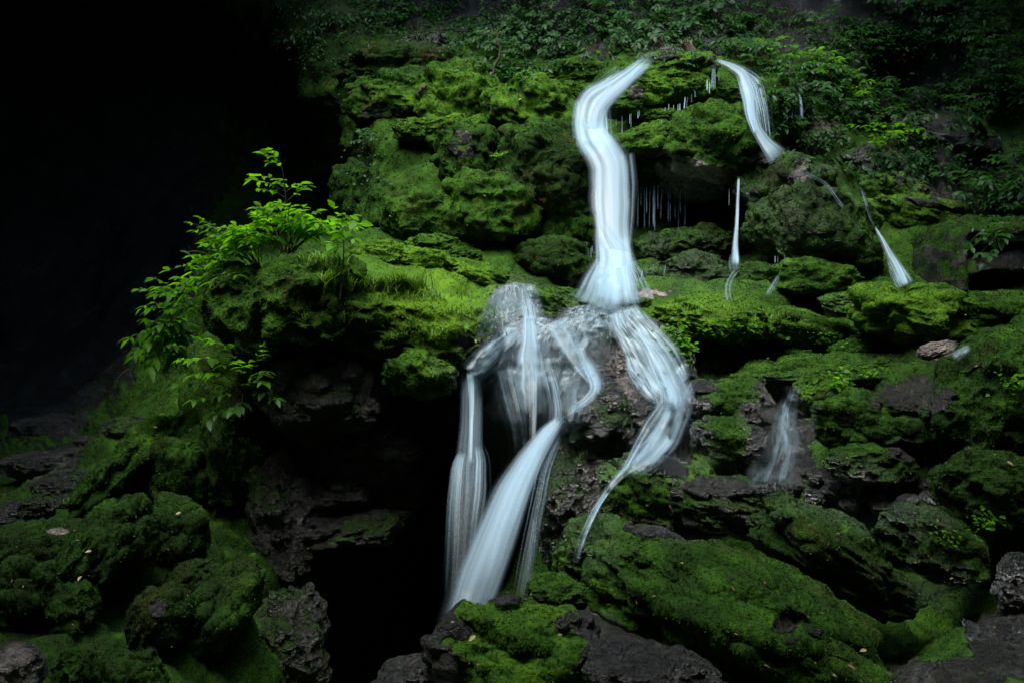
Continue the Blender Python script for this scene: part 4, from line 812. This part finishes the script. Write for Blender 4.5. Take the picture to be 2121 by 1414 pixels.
def tube(path, r0, r1, k=5):
    path = np.asarray(path, float); n = len(path); tg = np.gradient(path, axis=0); tg /= np.maximum(np.linalg.norm(tg, axis=1), 1e-9)[:, None]
    a = np.cross(tg, np.array([.31, .9, .17])); a /= np.linalg.norm(a, axis=1)[:, None]; b = np.cross(tg, a)
    r = np.linspace(r0, r1, n)[:, None, None]; th = np.linspace(0, 2 * np.pi, k, endpoint=False)
    V = path[:, None] + r * (np.cos(th)[None, :, None] * a[:, None] + np.sin(th)[None, :, None] * b[:, None])
    ids = np.arange(n * k).reshape(n, k); nx = np.roll(ids, -1, 1)
    return V.reshape(-1, 3), np.stack([ids[:-1].ravel(), nx[:-1].ravel(), nx[1:].ravel(), ids[1:].ravel()], 1)
def merge(parts):
    Vs, Fs, o = [], [], 0
    for V, Fc in parts: Vs.append(V); Fs.append(Fc + o); o += len(V)
    return np.concatenate(Vs), np.concatenate(Fs)
class Plant:
    def __init__(s): s.st = []; s.lv = []
    def stem(s, path, r0=.004, r1=.0015): s.st.append(tube(path, r0, r1))
    def leafrow(s, path, n, L, W, start=.3, flat=1., droop=.25, spread=.85, opp=True, term=True, tone=.55, up=np.array([0, 0, 1.])):
        path = np.asarray(path, float); m = len(path); tg = np.gradient(path, axis=0); tg /= np.maximum(np.linalg.norm(tg, axis=1), 1e-9)[:, None]
        B_, D_, N_ = [], [], []
        for i in range(n):
            t = start + (1 - start) * i / max(1, n - 1) * .97
            q = t * (m - 1); j = min(int(q), m - 2); f = q - j; p = path[j] * (1 - f) + path[j + 1] * f; g = tg[j]
            side = np.cross(g, up + .15 * rng.normal(size=3)); side /= max(np.linalg.norm(side), 1e-6)
            for sg in ((1, -1) if opp else ((1,) if i % 2 else (-1,))):
                d = side * sg * spread + g * .55 + .2 * rng.normal(size=3)
                B_.append(p); D_.append(d); N_.append(up * flat + .35 * rng.normal(size=3))
        if term: B_.append(path[-1]); D_.append(tg[-1] + .1 * rng.normal(size=3)); N_.append(up * flat + .2 * rng.normal(size=3))
        k = len(B_); sz = .6 + .65 * rng.random(k)
        s.lv.append(leaves(np.array(B_), np.array(D_), np.array(N_), L * sz, W * sz, droop, .25, np.clip(tone + .2 * rng.normal(size=k), 0, 1)))
    def arrays(s):
        Vs, T, Q, A, o = [], [], [], [], 0
        for V, t, q, a in s.lv: Vs.append(V); T.append(t + o); Q.append(q + o); A.append(a); o += len(V)
        return np.concatenate(Vs), np.concatenate(T), np.concatenate(Q), np.concatenate(A)
    def build(s, name, cat, label, loc, mat=None, group=None):
        loc = np.asarray(loc, float)
        e = empty(name, loc, label, cat, group)
        if s.st: V, Fc = merge(s.st); link('stem', make_mesh('stem', V - loc, Fc, M_STEM), e)
        if s.lv:
            V, T, Q, A = s.arrays(); link('foliage', make_mesh('foliage', V - loc, [T, Q], mat or M_LEAF, dict(tone=A)), e)
        return e
def px(pts, Y, dY=0.): return np.stack([P(u, v, Y + dY * i / max(1, len(pts) - 1)) for i, (u, v) in enumerate(pts)])
def bushy(pl, root, tips, Y, L, W, nl=5, tone=.6, r=.004, spread_y=.35, twigs=2, droop=.25, opp=True):
    """Stems from a root pixel to tip pixels, each with side twigs that carry leaf rows."""
    for (tu, tv) in tips:
        dy = spread_y * (random.random() - .5) * 2
        ru, rv = root[0] + random.uniform(-14, 14), root[1] + random.uniform(-3, 3)
        p0 = P(ru, rv, Y); p2 = P(tu, tv, Y + dy); mid = (p0 + p2) / 2 + np.array([random.uniform(-.03, .03), 0, .05 + .04 * random.random()])
        path = curve([p0, mid, p2], 14); pl.stem(path, r, r * .35)
        pl.leafrow(path, nl, L, W, .45, tone=tone, droop=droop, opp=opp)
        for k in range(twigs):
            i = 6 + int(random.random() * 6); b = path[i]; ang = random.uniform(0, 6.28)
            tip = b + np.array([math.cos(ang) * .12, math.sin(ang) * .12, random.uniform(-.02, .07)]) * (L / .07)
            tw = curve([b, (b + tip) / 2 + np.array([0, 0, .015]), tip], 8); pl.stem(tw, r * .4, r * .2)
            pl.leafrow(tw, 3, L * .95, W * .95, .35, tone=tone, droop=droop, opp=opp)

# bright bush on the bank
YB = 6.05
p = Plant(); top = px([(592, 524), (590, 470), (592, 400), (585, 350), (572, 325)], YB, -.05)
p.stem(curve(top, 20), .006, .002)
for (a, b_) in [((583, 345), (542, 318)), ((580, 335), (556, 312)), ((586, 350), (562, 335))]:
    q = curve([P(*a, YB - .04), P((a[0] + b_[0]) / 2, (a[1] + b_[1]) / 2 - 5, YB - .05), P(*b_, YB - .1)], 8); p.stem(q, .002, .001); p.leafrow(q, 3, .062, .03, .25, tone=.85)
for (a, b_) in [((592, 398), (520, 372)), ((592, 385), (528, 362)), ((592, 410), (540, 392)), ((590, 400), (632, 378)), ((592, 420), (640, 385)), ((592, 402), (575, 372))]:
    q = curve([P(*a, YB), P((a[0] + b_[0]) / 2, (a[1] + b_[1]) / 2 - 6, YB), P(*b_, YB + random.uniform(-.15, .15))], 10); p.stem(q, .003, .001); p.leafrow(q, 4, .062, .028, .35, tone=.8)
bushy(p, (596, 524), [(540, 430), (560, 440), (600, 425), (630, 430), (655, 440), (680, 455), (700, 465), (722, 462), (735, 468), (640, 455), (585, 450), (550, 470), (620, 470), (665, 480), (700, 490), (530, 445)], YB, .066, .032, 5, .75, .0035, .3, 3)
p.build('leafy_shrub', 'shrub', 'tall bright yellow-green shrub with bare stems on top of the overhanging bank', P(596, 526, YB))
p = Plant(); bushy(p, (520, 548), [(395, 462), (420, 455), (440, 470), (405, 478)], 6.1, .058, .026, 4, .45, .003, .15, 2)
bushy(p, (530, 545), [(430, 505), (450, 490), (480, 480), (500, 488), (520, 500), (455, 520), (425, 530), (470, 510), (495, 520), (540, 495), (440, 545), (510, 470)], 6.1, .066, .032, 6, .7, .003, .35, 3)
p.build('leafy_shrub', 'shrub', 'dense low shrub left of the tall bright shrub, spilling off the bank', P(525, 548, 6.1))
p = Plant(); bushy(p, (500, 560), [(350, 560), (372, 575), (395, 590), (410, 570), (420, 610), (385, 605), (440, 585), (455, 600)], 6.15, .085, .03, 5, .6, .003, .25, 2)
p.build('leafy_shrub', 'shrub', 'long-leaved plant leaning out from the left edge of the bank below the shrubs', P(500, 560, 6.15))
p = Plant(); bushy(p, (430, 650), [(290, 600), (325, 610), (345, 640), (310, 640), (380, 625), (400, 650), (350, 600), (375, 660)], 6.3, .075, .034, 5, .35, .003, .25, 2, .35)
p.build('leafy_shrub', 'shrub', 'grey-green leafed plant hanging over the cave at far left', P(430, 650, 6.3))
p = Plant(); bushy(p, (395, 690), [(270, 700), (285, 720), (300, 690), (320, 730), (345, 720), (310, 760), (350, 750), (370, 730), (330, 690), (300, 740)], 6.4, .085, .04, 5, .15, .003, .25, 2, .5)
p.build('leafy_shrub', 'shrub', 'dark drooping leafy clump lowest on the left edge of the bank', P(395, 690, 6.4))
p = Plant()
for pts, n, tone in [([(500, 790), (450, 740), (378, 745)], 6, .75), ([(505, 780), (475, 720), (440, 705)], 5, .75), ([(510, 790), (530, 745), (560, 708)], 6, .75), ([(505, 800), (450, 770), (405, 775)], 5, .65),
                     ([(505, 805), (540, 770), (552, 768)], 4, .3), ([(500, 810), (440, 790), (370, 795)], 5, .35), ([(505, 815), (460, 815), (400, 828)], 5, .6), ([(510, 820), (545, 808), (572, 826)], 4, .05), ([(500, 825), (470, 845), (430, 870)], 4, .05),
                     ([(503, 815), (500, 840), (480, 850)], 4, .05), ([(510, 800), (500, 760), (490, 750)], 4, .6), ([(508, 815), (520, 790), (545, 790)], 4, .2)]:
    q = curve([P(u, v, 5.95 - .1 * i) for i, (u, v) in enumerate(pts)], 12); p.stem(q, .003, .001); p.leafrow(q, n, .075, .036, .35, tone=tone, droop=.4)
p.build('leafy_shrub', 'shrub', 'fern-like spray hanging in the dark under the left end of the bank', P(505, 800, 6.0))
# sapling with crooked stem in front of the grass
p = Plant(); q = curve(px([(704, 620), (708, 580), (712, 530), (712, 490)], 5.75), 14); p.stem(q, .007, .003); q2 = curve(px([(708, 580), (722, 552), (736, 528)], 5.75), 8); p.stem(q2, .003, .001)
for a, b_ in [((712, 500), (690, 505)), ((712, 492), (735, 495)), ((712, 495), (700, 480)), ((712, 510), (680, 522)), ((712, 490), (745, 465)), ((712, 490), (690, 432))]:
    q = curve([P(*a, 5.75), P((a[0] + b_[0]) / 2, (a[1] + b_[1]) / 2 - 4, 5.75), P(*b_, 5.7)], 6); p.stem(q, .002, .001); p.leafrow(q, 2, .075, .05, .4, tone=.8)
p.build('sapling', 'sapling', 'young sapling with a dark bare stem standing in front of the grassy bank', P(704, 620, 5.75))

# grasses
def grass(label, u, v, n, L, spread, lean=(0, 0), group=None, w=.005, tone=.6):
    base = on(u, v, .0); B_ = base + rng.normal(size=(n, 3)) * np.array([spread, spread, .01]);
    bu, bv = UV(B_); Ys = surf(bu, bv); k = Ys / np.maximum(B_[:, 1], .1); ok = (k > .9) & (k < 1.1); B_[ok] *= k[ok][:, None]
    az = rng.random(n) * 6.283; out = np.stack([np.cos(az), np.sin(az), 0 * az], 1) * (.35 + .8 * rng.random(n))[:, None] + np.array([lean[0], 0, lean[1]])
    Ln = L * (.5 + .8 * rng.random(n)); vs = []; m = 6
    for i in range(m):
        t = i / (m - 1); c = B_ + (np.array([0, 0, 1.]) * (t - .55 * t * t) + out * t ** 1.6 * .75) * Ln[:, None]
        s = np.stack([-np.sin(az), np.cos(az), 0 * az], 1) * (w * (1 - .92 * t))
        vs += [c - s, c + s]
    V = np.stack(vs, 1).reshape(-1, 3); o = (np.arange(n) * 2 * m)[:, None]
    Q = np.concatenate([o + np.array([[2 * i, 2 * i + 1, 2 * i + 3, 2 * i + 2]]) for i in range(m - 1)])
    A = np.repeat(np.clip(tone + .22 * rng.normal(size=n), 0, 1), 2 * m)
    o = link('grass_tuft', make_mesh('grass_tuft', V - base, Q, M_GRASS, dict(tone=A)), None, base); tag(o, label, 'grass', group, 'stuff' if 'sparse' in label or 'short' in label or 'thin grass at' in label else None); return o
grass('long arching grass tuft around the sapling stem', 690, 600, 130, .20, .07)
grass('tall dense grass tuft in the middle of the grassy bank', 828, 600, 220, .21, .07, tone=.5)
grass('loose grass between the sapling and the tall tuft', 760, 600, 110, .16, .09)
grass('small isolated grass tuft on the dark face of the bank', 625, 660, 26, .10, .015)
grass('thin grass tuft at the back of the bank behind the sapling', 672, 545, 70, .13, .08)
for lab, u, v in [('sparse pale grass near the side pool', 960, 650), ('sparse pale grass on the nose of the bank', 905, 690), ('sparse grass above the drooping mossy lobe', 860, 700), ('short grass at the upper edge of the bank near the cushions', 900, 615)]:
    grass(lab, u, v, 90, .10, .14, w=.004, tone=.8)
grass('sparse straw grass on the mossy front of the bank', 790, 665, 50, .13, .14, w=.003, tone=.9)
grass('short pale grass along the top of the leafy ledge right of the pool', 1440, 640, 130, .06, .22, w=.003, tone=.85)
grass('thin grass at the right end of the leafy ledge', 1600, 660, 50, .06, .1, w=.003, tone=.7)
grass('tiny grass sprig on the shadowed wall left of the falls', 745, 890, 12, .12, .02, tone=.7)
grass('small fern-like sprout on the dim side of the steep moss ridge', 140, 1045, 14, .07, .02, tone=.3)

# small round-leaved ground plants
def rounds(label, u0, v0, ru, rv, n, L, tone=.5, mat=None, cat='ground plant', name='ground_plant', group=None):
    u = u0 + ru * rng.normal(size=n) * .55; v = v0 + rv * rng.normal(size=n) * .55
    Yq = surf(u, v); base = P(u, v, Yq - .012 - .03 * rng.random(n)); loc = on(u0, v0)
    d = rng.normal(size=(n, 3)) * np.array([1, .6, .35]) + np.array([0, -.35, .1]); nr = rng.normal(size=(n, 3)) * .4 + np.array([0, -.25, 1.])
    sz = L * (.6 + .7 * rng.random(n))
    V, T, Q, A = leaves(base, d, nr, sz, sz * .85, .2, .2, np.clip(tone + .22 * rng.normal(size=n), 0, 1))
    o = link(name, make_mesh(name, V - loc, [T, Q], mat or M_LEAF, dict(tone=A)), None, loc); tag(o, label, cat, group, 'stuff'); return o
rounds('patch of small round leaves draped over the front of the ledge right of the pool', 1400, 700, 60, 34, 330, .034, .5)
rounds('patch of round leaves hanging at the right end of the leafy ledge', 1510, 700, 70, 30, 260, .030, .35)
rounds('sparse round leaves hanging down the dark front of the leafy ledge', 1400, 755, 50, 24, 60, .028, .35)
rounds('cluster of bright star-shaped leaves by the small stream', 1745, 790, 26, 10, 26, .045, .75)
rounds('few round leaves on the moss-covered log', 1770, 770, 60, 14, 50, .03, .5)
rounds('few leaves on the rock bridge over the black hollow', 1720, 700, 50, 16, 60, .028, .65)
rounds('little leaves on the right flank near the picture edge', 2090, 790, 30, 30, 34, .028, .55)
rounds('few leaves above the black gap at lower right', 2040, 1080, 30, 24, 40, .026, .5)
rounds('few leaves on the dark boulder at lower right', 1950, 1110, 40, 20, 30, .022, .6)
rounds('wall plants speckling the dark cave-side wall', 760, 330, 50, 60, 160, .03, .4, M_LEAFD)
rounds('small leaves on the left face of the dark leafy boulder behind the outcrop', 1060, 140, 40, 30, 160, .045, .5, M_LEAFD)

# understory plants: one of each kind, copied over the right slope
def understory(kind):
    p = Plant(); n = 5 + kind
    for i in range(n):
        a = 6.283 * i / n + random.uniform(-.4, .4); h = random.uniform(.12, .26); r = random.uniform(.12, .28)
        tip = np.array([math.cos(a) * r, math.sin(a) * r, h])
        q = curve([np.zeros(3), np.array([math.cos(a) * r * .4, math.sin(a) * r * .4, h * .95]), tip], 10); p.stem(q, .003, .001)
        p.leafrow(q, 5, (.075, .09, .065, .10)[kind], (.04, .04, .04, .06)[kind], .35, tone=(.6, .5, .7, .4)[kind], droop=.3, opp=kind != 3)
    return p
PROTO = []
for k in range(4):
    p = understory(k); V, Fc = merge(p.st); Vl, T, Q, A = p.arrays()
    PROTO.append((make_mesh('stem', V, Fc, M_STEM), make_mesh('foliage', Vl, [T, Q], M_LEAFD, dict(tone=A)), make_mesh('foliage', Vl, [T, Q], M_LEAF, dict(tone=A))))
def put(k, u, v, s, label, group, bright=False, lean=.35, lift=.0):
    loc = on(u, v, lift)
    e = empty('understory_plant', loc, label, 'plant', group)
    e.scale = (s,) * 3; e.rotation_euler = (lean * random.uniform(.3, 1.2), random.uniform(-.25, .25), random.uniform(0, 6.28) if lean < .1 else random.uniform(-.8, .8))
    link('stem', PROTO[k][0], e); link('foliage', PROTO[k][2 if bright else 1], e); return e
SPOTS = {
 ('leafy green undergrowth plant in the thicket on the slope right of the upper falls', 'thicket right of the upper falls'): [(1620, 140), (1640, 155), (1665, 150), (1690, 165), (1655, 175), (1690, 190), (1715, 180), (1735, 200), (1760, 205), (1740, 225), (1710, 215), (1770, 225), (1700, 140), (1600, 130), (1725, 155), (1755, 180)],
 ('leafy plant of the clump above the dark right slope, below the black hollow', 'clump below the black hollow'): [(1790, 215), (1810, 200), (1830, 220), (1800, 240), (1850, 235), (1825, 250), (1775, 245), (1860, 215), (1840, 265), (1800, 270)],
 ('leafy plant on the ledge over the black hollow at upper right', 'plants over the black hollow'): [(1700, 85), (1720, 100), (1750, 95), (1780, 105), (1800, 90), (1830, 95), (1860, 100), (1890, 95), (1815, 115), (1770, 75), (1690, 60)],
 ('dark leafy plant overhanging from the right edge near the top', 'plants overhanging at the right edge'): [(1930, 215), (1960, 200), (1990, 205), (2020, 190), (2050, 200), (2080, 180), (2100, 210), (2060, 225), (2110, 160), (1975, 225), (2030, 160), (2090, 240), (2000, 240)],
 ('plant of the small bright clump above the smooth green slopes', 'bright clump above the green slopes'): [(1860, 300), (1880, 308), (1840, 312), (1815, 320)],
 ('leafy plant at the right edge beside the square stump', 'plants beside the square stump'): [(2095, 370), (2110, 400), (2085, 420), (2115, 345), (2060, 420), (2010, 415), (1990, 405)],
 ('low plant along the skyline right of the curving fall', 'skyline plants right of the curving fall'): [(1520, 118), (1545, 122), (1570, 128), (1590, 145), (1560, 140)],
}
for (lab, grp), lst in SPOTS.items():
    for (u, v) in lst: put(random.randrange(4), u + random.uniform(-6, 6), v + random.uniform(-5, 5), random.uniform(.65, 1.0), lab, grp, bright=('bright' in lab or ('thicket' in lab and random.random() < .5)))
SPOT2 = {('small plant clinging to the dark cliff left of the upper waterfall', 'cliff plants left of the upper waterfall'): [(1060, 60), (1100, 50), (1085, 85), (1130, 80), (1110, 110), (1150, 60), (1140, 120), (1020, 90), (1040, 110), (1075, 110), (1165, 90), (1090, 20)],
 ('small plant clinging to the dark cliff above the green dome', 'cliff plants above the green dome'): [(1240, 30), (1270, 20), (1300, 30), (1260, 60), (1300, 60), (1330, 20), (1240, 80), (1285, 90), (1340, 50), (1390, 30), (1430, 60), (1450, 20), (1480, 40), (1500, 70), (1560, 60), (1580, 30), (1350, 90), (1220, 50), (1210, 15)],
 ('small plant on the black cliff at the top right', 'cliff plants at the top right'): [(1930, 30), (1970, 20), (2010, 40), (2040, 90), (2090, 60), (2110, 30), (1940, 70), (1980, 110), (2110, 110), (1900, 15), (1860, 40), (2060, 130), (1760, 15), (1830, 20)]}
for (lab, grp), lst in SPOT2.items():
    for (u, v) in lst: put(random.randrange(4), u + random.uniform(-6, 6), v + random.uniform(-5, 5), random.uniform(.6, 1.0), lab, grp, lean=.7)
put(1, 762, 300, .55, 'single pale fern-like sprig on the dark cave-side wall', None, lean=.5)
put(2, 1035, 330, .3, 'tiny sprig on the dark face of the overhanging boulder', None, True)
p = Plant(); bushy(p, (2090, 480), [(1985, 530), (2010, 515), (2030, 525), (2055, 500), (2075, 495), (2040, 545)], 7.0, .06, .035, 3, .6, .003, .15, 1)
p.build('understory_plant', 'plant', 'leafy twig poking out of the dark hollow of the square stump', P(2090, 480, 7.0), M_LEAFD)

# thicket leaves further back that nobody could count
def thicket(label, boxes, n, L, tone=.3):
    us, vs = [], []
    for (u0, v0, ru, rv, k) in boxes: us.append(u0 + ru * rng.normal(size=int(n * k)) * .5); vs.append(v0 + rv * rng.normal(size=int(n * k)) * .5)
    u, v = np.concatenate(us), np.concatenate(vs); m = len(u)
    ng = fbm(np.stack([u / 42, v / 30, 0 * u], 1), 2); ok = (ng > -.15) & (v > -140) & (u < 2250); u, v = u[ok], v[ok]; m = len(u)
    base = P(u, v, surf(u, v) - .02 - .16 * rng.random(m) ** 2)
    d = rng.normal(size=(m, 3)) * np.array([1, .5, .35]) + np.array([0, -.5, -.25]); nr = rng.normal(size=(m, 3)) * .45 + np.array([0, -.35, 1.])
    sz = L * (.5 + .8 * rng.random(m)); V, T, Q, A = leaves(base, d, nr, sz, sz * .5, .3, .25, np.clip(tone + .25 * rng.normal(size=m), 0, 1))
    o = link('foliage', make_mesh('foliage', V, [T, Q], M_LEAFD, dict(tone=A))); tag(o, label, 'foliage', kind='stuff')
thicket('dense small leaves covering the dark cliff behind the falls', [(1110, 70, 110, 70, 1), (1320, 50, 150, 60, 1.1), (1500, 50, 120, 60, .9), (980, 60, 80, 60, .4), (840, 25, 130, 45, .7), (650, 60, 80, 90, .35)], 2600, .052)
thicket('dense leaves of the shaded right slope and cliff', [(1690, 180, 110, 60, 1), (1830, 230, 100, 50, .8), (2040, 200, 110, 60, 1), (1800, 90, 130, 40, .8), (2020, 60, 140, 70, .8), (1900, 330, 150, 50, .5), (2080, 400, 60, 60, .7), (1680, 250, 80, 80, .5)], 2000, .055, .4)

def litter(label, n, L):
    u = rng.uniform(-20, 2140, n * 3); v = rng.uniform(120, 1400, n * 3); Yq = surf(u, v); ok = (Yq < 10.4) & ~((u < 640) & (v < 480)) & (rng.random(n * 3) < .5 + .8 * fbm(np.stack([u / 130, v / 90, 0 * u], 1), 2))
    ok &= ~((np.abs(u - 1265) < 75) & (v < 660)) & ~((u > 920) & (u < 1460) & (v > 630) & (v < 1000))
    u, v = u[ok][:n], v[ok][:n]; m = len(u); base = P(u, v, surf(u, v) - .015)
    d = rng.normal(size=(m, 3)) * np.array([1, .6, .4]); nr = rng.normal(size=(m, 3)) * .4 + np.array([0, -.4, 1.])
    sz = L * (.4 + .9 * rng.random(m)); V, T, Q, A = leaves(base, d, nr, sz, sz * (.25 + .3 * rng.random(m)), .2, .3, np.clip(.22 + .28 * rng.normal(size=m), 0, 1))
    tag(link('leaf_litter', make_mesh('leaf_litter', V, [T, Q], M_DEAD, dict(tone=A))), label, 'leaf litter', kind='stuff')
litter('specks of brown and straw-coloured leaf litter scattered over the moss', 420, .015)
# dead wood
def stick(label, pts, r, Yoff=.05, name='dead_branch', cat='branch', Y=None):
    pp = [P(u, v, Y if Y else surf(np.array([u]), np.array([v]))[0] - Yoff) for u, v in pts]
    c = curve(pp, 14); c[1:-1] += rng.normal(size=(12, 3)) * r * .5
    V, Fc = tube(c, r, r * .5, 7); loc = c[0]; o = link(name, make_mesh(name, V - loc, Fc, M_WOOD), None, loc); tag(o, label, cat); return o
stick('thin crooked bare branch standing behind the left outcrop', [(1012, 168), (1026, 140), (1036, 105), (1034, 70)], .018, Y=10.2)
stick('short dark broken stick lying on the bright left outcrop', [(866, 196), (876, 184), (884, 178)], .022)
stick('thin twig beside the short broken stick on the outcrop', [(880, 182), (892, 194)], .010)
stick('thin pale root hanging on the cliff above the waterfall lip', [(1265, 118), (1262, 105), (1266, 92)], .012)
stick('thin bare twigs hanging under the left end of the bank', [(345, 720), (310, 745), (262, 765), (236, 790)], .004, Y=6.3)
stick('dry grass stalk crossing the mossy front of the bank', [(722, 672), (745, 640), (768, 634)], .003)
stick('dead stem among the shrubs at the left edge of the bank', [(480, 560), (420, 520), (375, 522)], .004, Y=6.15)

# broken stump on the skyline (hollow top, moss foot)
def stump(label, u, v, Y, h, r, lean, cat='stump', name='tree_stump', mat=None):
    th = np.linspace(0, 2 * np.pi, 28, endpoint=False); rows = []; H = 16
    for i in range(H):
        t = i / (H - 1); rr = r * (1.25 - .35 * t) * (1 + .12 * np.sin(5 * th + 1) + .06 * np.sin(11 * th))
        z = t * h + (0 if t < .95 else .14 * h * np.sin(3 * th + .5) + .08 * h * np.sin(8 * th))
        rows.append(np.stack([np.cos(th) * rr + lean * t * h, np.sin(th) * rr, z + 0 * th], 1))
    for s, dz in ((.7, -.12), (.35, -.25), (.02, -.28)): rows.append(np.stack([np.cos(th) * r * s * .9 + lean * h, np.sin(th) * r * s * .9, np.full(28, h + dz * h)], 1))
    V = np.stack(rows).reshape(-1, 3); n = len(rows); ids = np.arange(n * 28).reshape(n, 28); nx = np.roll(ids, -1, 1)
    Fc = np.stack([ids[:-1].ravel(), nx[:-1].ravel(), nx[1:].ravel(), ids[1:].ravel()], 1)
    Vw = V + P(u, v, Y); N = vnormals(Vw, Fc); V = V + N * (.01 * fbm(Vw * np.array([14, 14, 4]), 3))[:, None]
    o = link(name, make_mesh(name, V, Fc, mat or M_WOOD), None, P(u, v, Y)); tag(o, label, cat)
    return o
stump('broken leaning stump standing on the skyline above the green dome', 1440, 124, 9.6, .16, .055, -.55)

# fallen leaves lying on moss and stone
for lab, u, v, tn in [('yellow fallen leaf on the lower left moss slope', 168, 1192, 1.), ('small pale leaf on the pointed moss hump', 375, 1060, .8), ('pale leaf on the steep moss ridge knob', 318, 884, .9), ('red-brown leaf on the moss right of the small stream', 1950, 765, .1),
        ('brown leaf on the giant foreground boulder', 1755, 1375, .2), ('straw-coloured leaf on the giant boulder, lower right', 1795, 1345, .8), ('pale leaf on the large bright slab', 1770, 630, .9), ('orange leaf on the nose of the bank', 985, 703, .5),
        ('brown leaf on the peaked boulder below the overhang', 1000, 405, .15), ('pale leaf on the bright outcrop boulder', 1080, 205, .9), ('brown leaf near the right edge of the picture', 2085, 955, .3), ('pale fleck of leaf on the lower left moss', 190, 1140, .9), ('brown leaf on the half-moss boulder', 985, 1315, .7)]:
    loc = on(u, v, .03); d = np.array([[random.uniform(-1, 1), -.4, random.uniform(-.3, .2)]])
    V, T, Q, A = leaves(np.zeros((1, 3)), d, np.array([[random.uniform(-.4, .4), -.5, .9]]), [.030], [.016], .15, .3, np.array([tn]))
    tag(link('fallen_leaf', make_mesh('fallen_leaf', V, [T, Q], M_DEAD, dict(tone=A)), None, loc), lab, 'leaf')

# ------------------------------------------------------------------ outside the frame: ground, and rock walls and slabs added to block light
def rockwall(name, f, nu_, nv_, amp=.5, mat=None):
    a, b = np.meshgrid(np.linspace(0, 1, nu_), np.linspace(0, 1, nv_)); V = f(a.ravel(), b.ravel())
    ids = np.arange(nu_ * nv_).reshape(nv_, nu_); Fc = np.stack([ids[:-1, :-1].ravel(), ids[:-1, 1:].ravel(), ids[1:, 1:].ravel(), ids[1:, :-1].ravel()], 1)
    N = vnormals(V, Fc); V = V + N * (amp * fbm(V * .45, 4) + .25 * amp * (1 - 2 * np.abs(fbm(V * 1.2, 3))))[:, None]
    o = link(name, make_mesh(name, V, Fc, mat or M_DARK)); tag(o, kind='structure'); return o
S3 = lambda x, y, z: np.stack([x, y, z], 1)
# wall added behind the viewer to block front skylight; ground underfoot
rockwall('added_shade_wall', lambda a, b: S3(-14 + 30 * a, -3.2 - 1.2 * b + 0 * a, -4 + 13 * b), 90, 50)
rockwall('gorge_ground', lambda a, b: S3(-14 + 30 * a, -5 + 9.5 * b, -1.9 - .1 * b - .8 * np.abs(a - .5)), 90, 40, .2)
# unseen left wall, added and leaned inward to shade the left
rockwall('added_shade_wall', lambda a, b: S3(LW_X0 + (LW_X1 - LW_X0) * b ** 2.2, -4 + 21 * a, -5 + LW_H * b), 90, 60, .5)
rockwall('added_shade_wall', lambda a, b: S3(8.5 - 3.2 * b ** 2 + 0 * a, -4 + 19 * a, -4 + 11.5 * b), 90, 50, .5)  # unseen right wall, added to dim the right side
def overhang(c, r, seed, amp=.45):  # unseen rock slab, added only to block light
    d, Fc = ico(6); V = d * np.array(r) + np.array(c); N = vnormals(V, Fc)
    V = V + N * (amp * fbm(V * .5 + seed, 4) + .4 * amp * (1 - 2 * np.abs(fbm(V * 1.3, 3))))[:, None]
    o = link('added_shade_slab', make_mesh('added_shade_slab', V, Fc, M_DARK)); tag(o, kind='structure'); return o
overhang((-8.0, 10.4, 5.7), (5.1, 7.6, 1.7), 3)  # added to keep light out of the cave at left
overhang((3.0, 14.9, 6.3), (10., 5.0, 1.5), 9)  # added to shade the back cliff and its foliage
overhang((6.9, 5.0, 6.0), (4.4, 6.8, 1.5), 21)  # added to darken the right slope
overhang((1.0, -3.4, 7.2), (10., 4.2, 1.6), 15)  # added above the viewer to dim the foreground
# ------------------------------------------------------------------ sky and sun
world = bpy.data.worlds.new('World'); scene.world = world; world.use_nodes = True
wt = world.node_tree; bg = wt.nodes['Background']
sky = wt.nodes.new('ShaderNodeTexSky'); sky.sky_type = 'NISHITA'; sky.sun_disc = False
sky.sun_elevation = SUN_EL; sky.sun_rotation = SUN_AZ; sky.air_density = 1.0; sky.dust_density = 1.0; sky.ozone_density = 1.0
wt.links.new(sky.outputs[0], bg.inputs[0]); bg.inputs[1].default_value = SKY_STRENGTH
sun = bpy.data.lights.new('sun', 'SUN'); sun.energy = SUN_STRENGTH; sun.angle = math.radians(SUN_ANGLE); sun.color = (1., .97, .90)
so = bpy.data.objects.new('sun', sun); COL.objects.link(so); so.location = (0, 0, 12)
from mathutils import Vector
dvec = Vector((math.sin(SUN_AZ) * math.cos(SUN_EL), math.cos(SUN_AZ) * math.cos(SUN_EL), math.sin(SUN_EL)))
so.rotation_euler = (-dvec).to_track_quat('-Z', 'Y').to_euler()
# ------------------------------------------------------------------ camera and film
cam = bpy.data.cameras.new('camera'); co = bpy.data.objects.new('camera', cam); COL.objects.link(co); scene.camera = co
cam.sensor_width = 36; cam.lens = 36 * F / 2121.0; cam.clip_start = .05; cam.clip_end = 200
co.location = (0, 0, 0); co.rotation_euler = (math.radians(90) + PITCH, 0, 0)
scene.view_settings.view_transform = 'Standard'; scene.view_settings.look = 'None'; scene.view_settings.gamma = 1; scene.view_settings.exposure = EXPOSURE
scene.cycles.transparent_max_bounces = 24; scene.cycles.max_bounces = 6; scene.cycles.diffuse_bounces = 3; scene.cycles.glossy_bounces = 2; scene.cycles.transmission_bounces = 3
scene.cycles.sample_clamp_indirect = 4; scene.cycles.use_denoising = True
print('built', time.time() - T0, len(bpy.data.objects), 'objects')
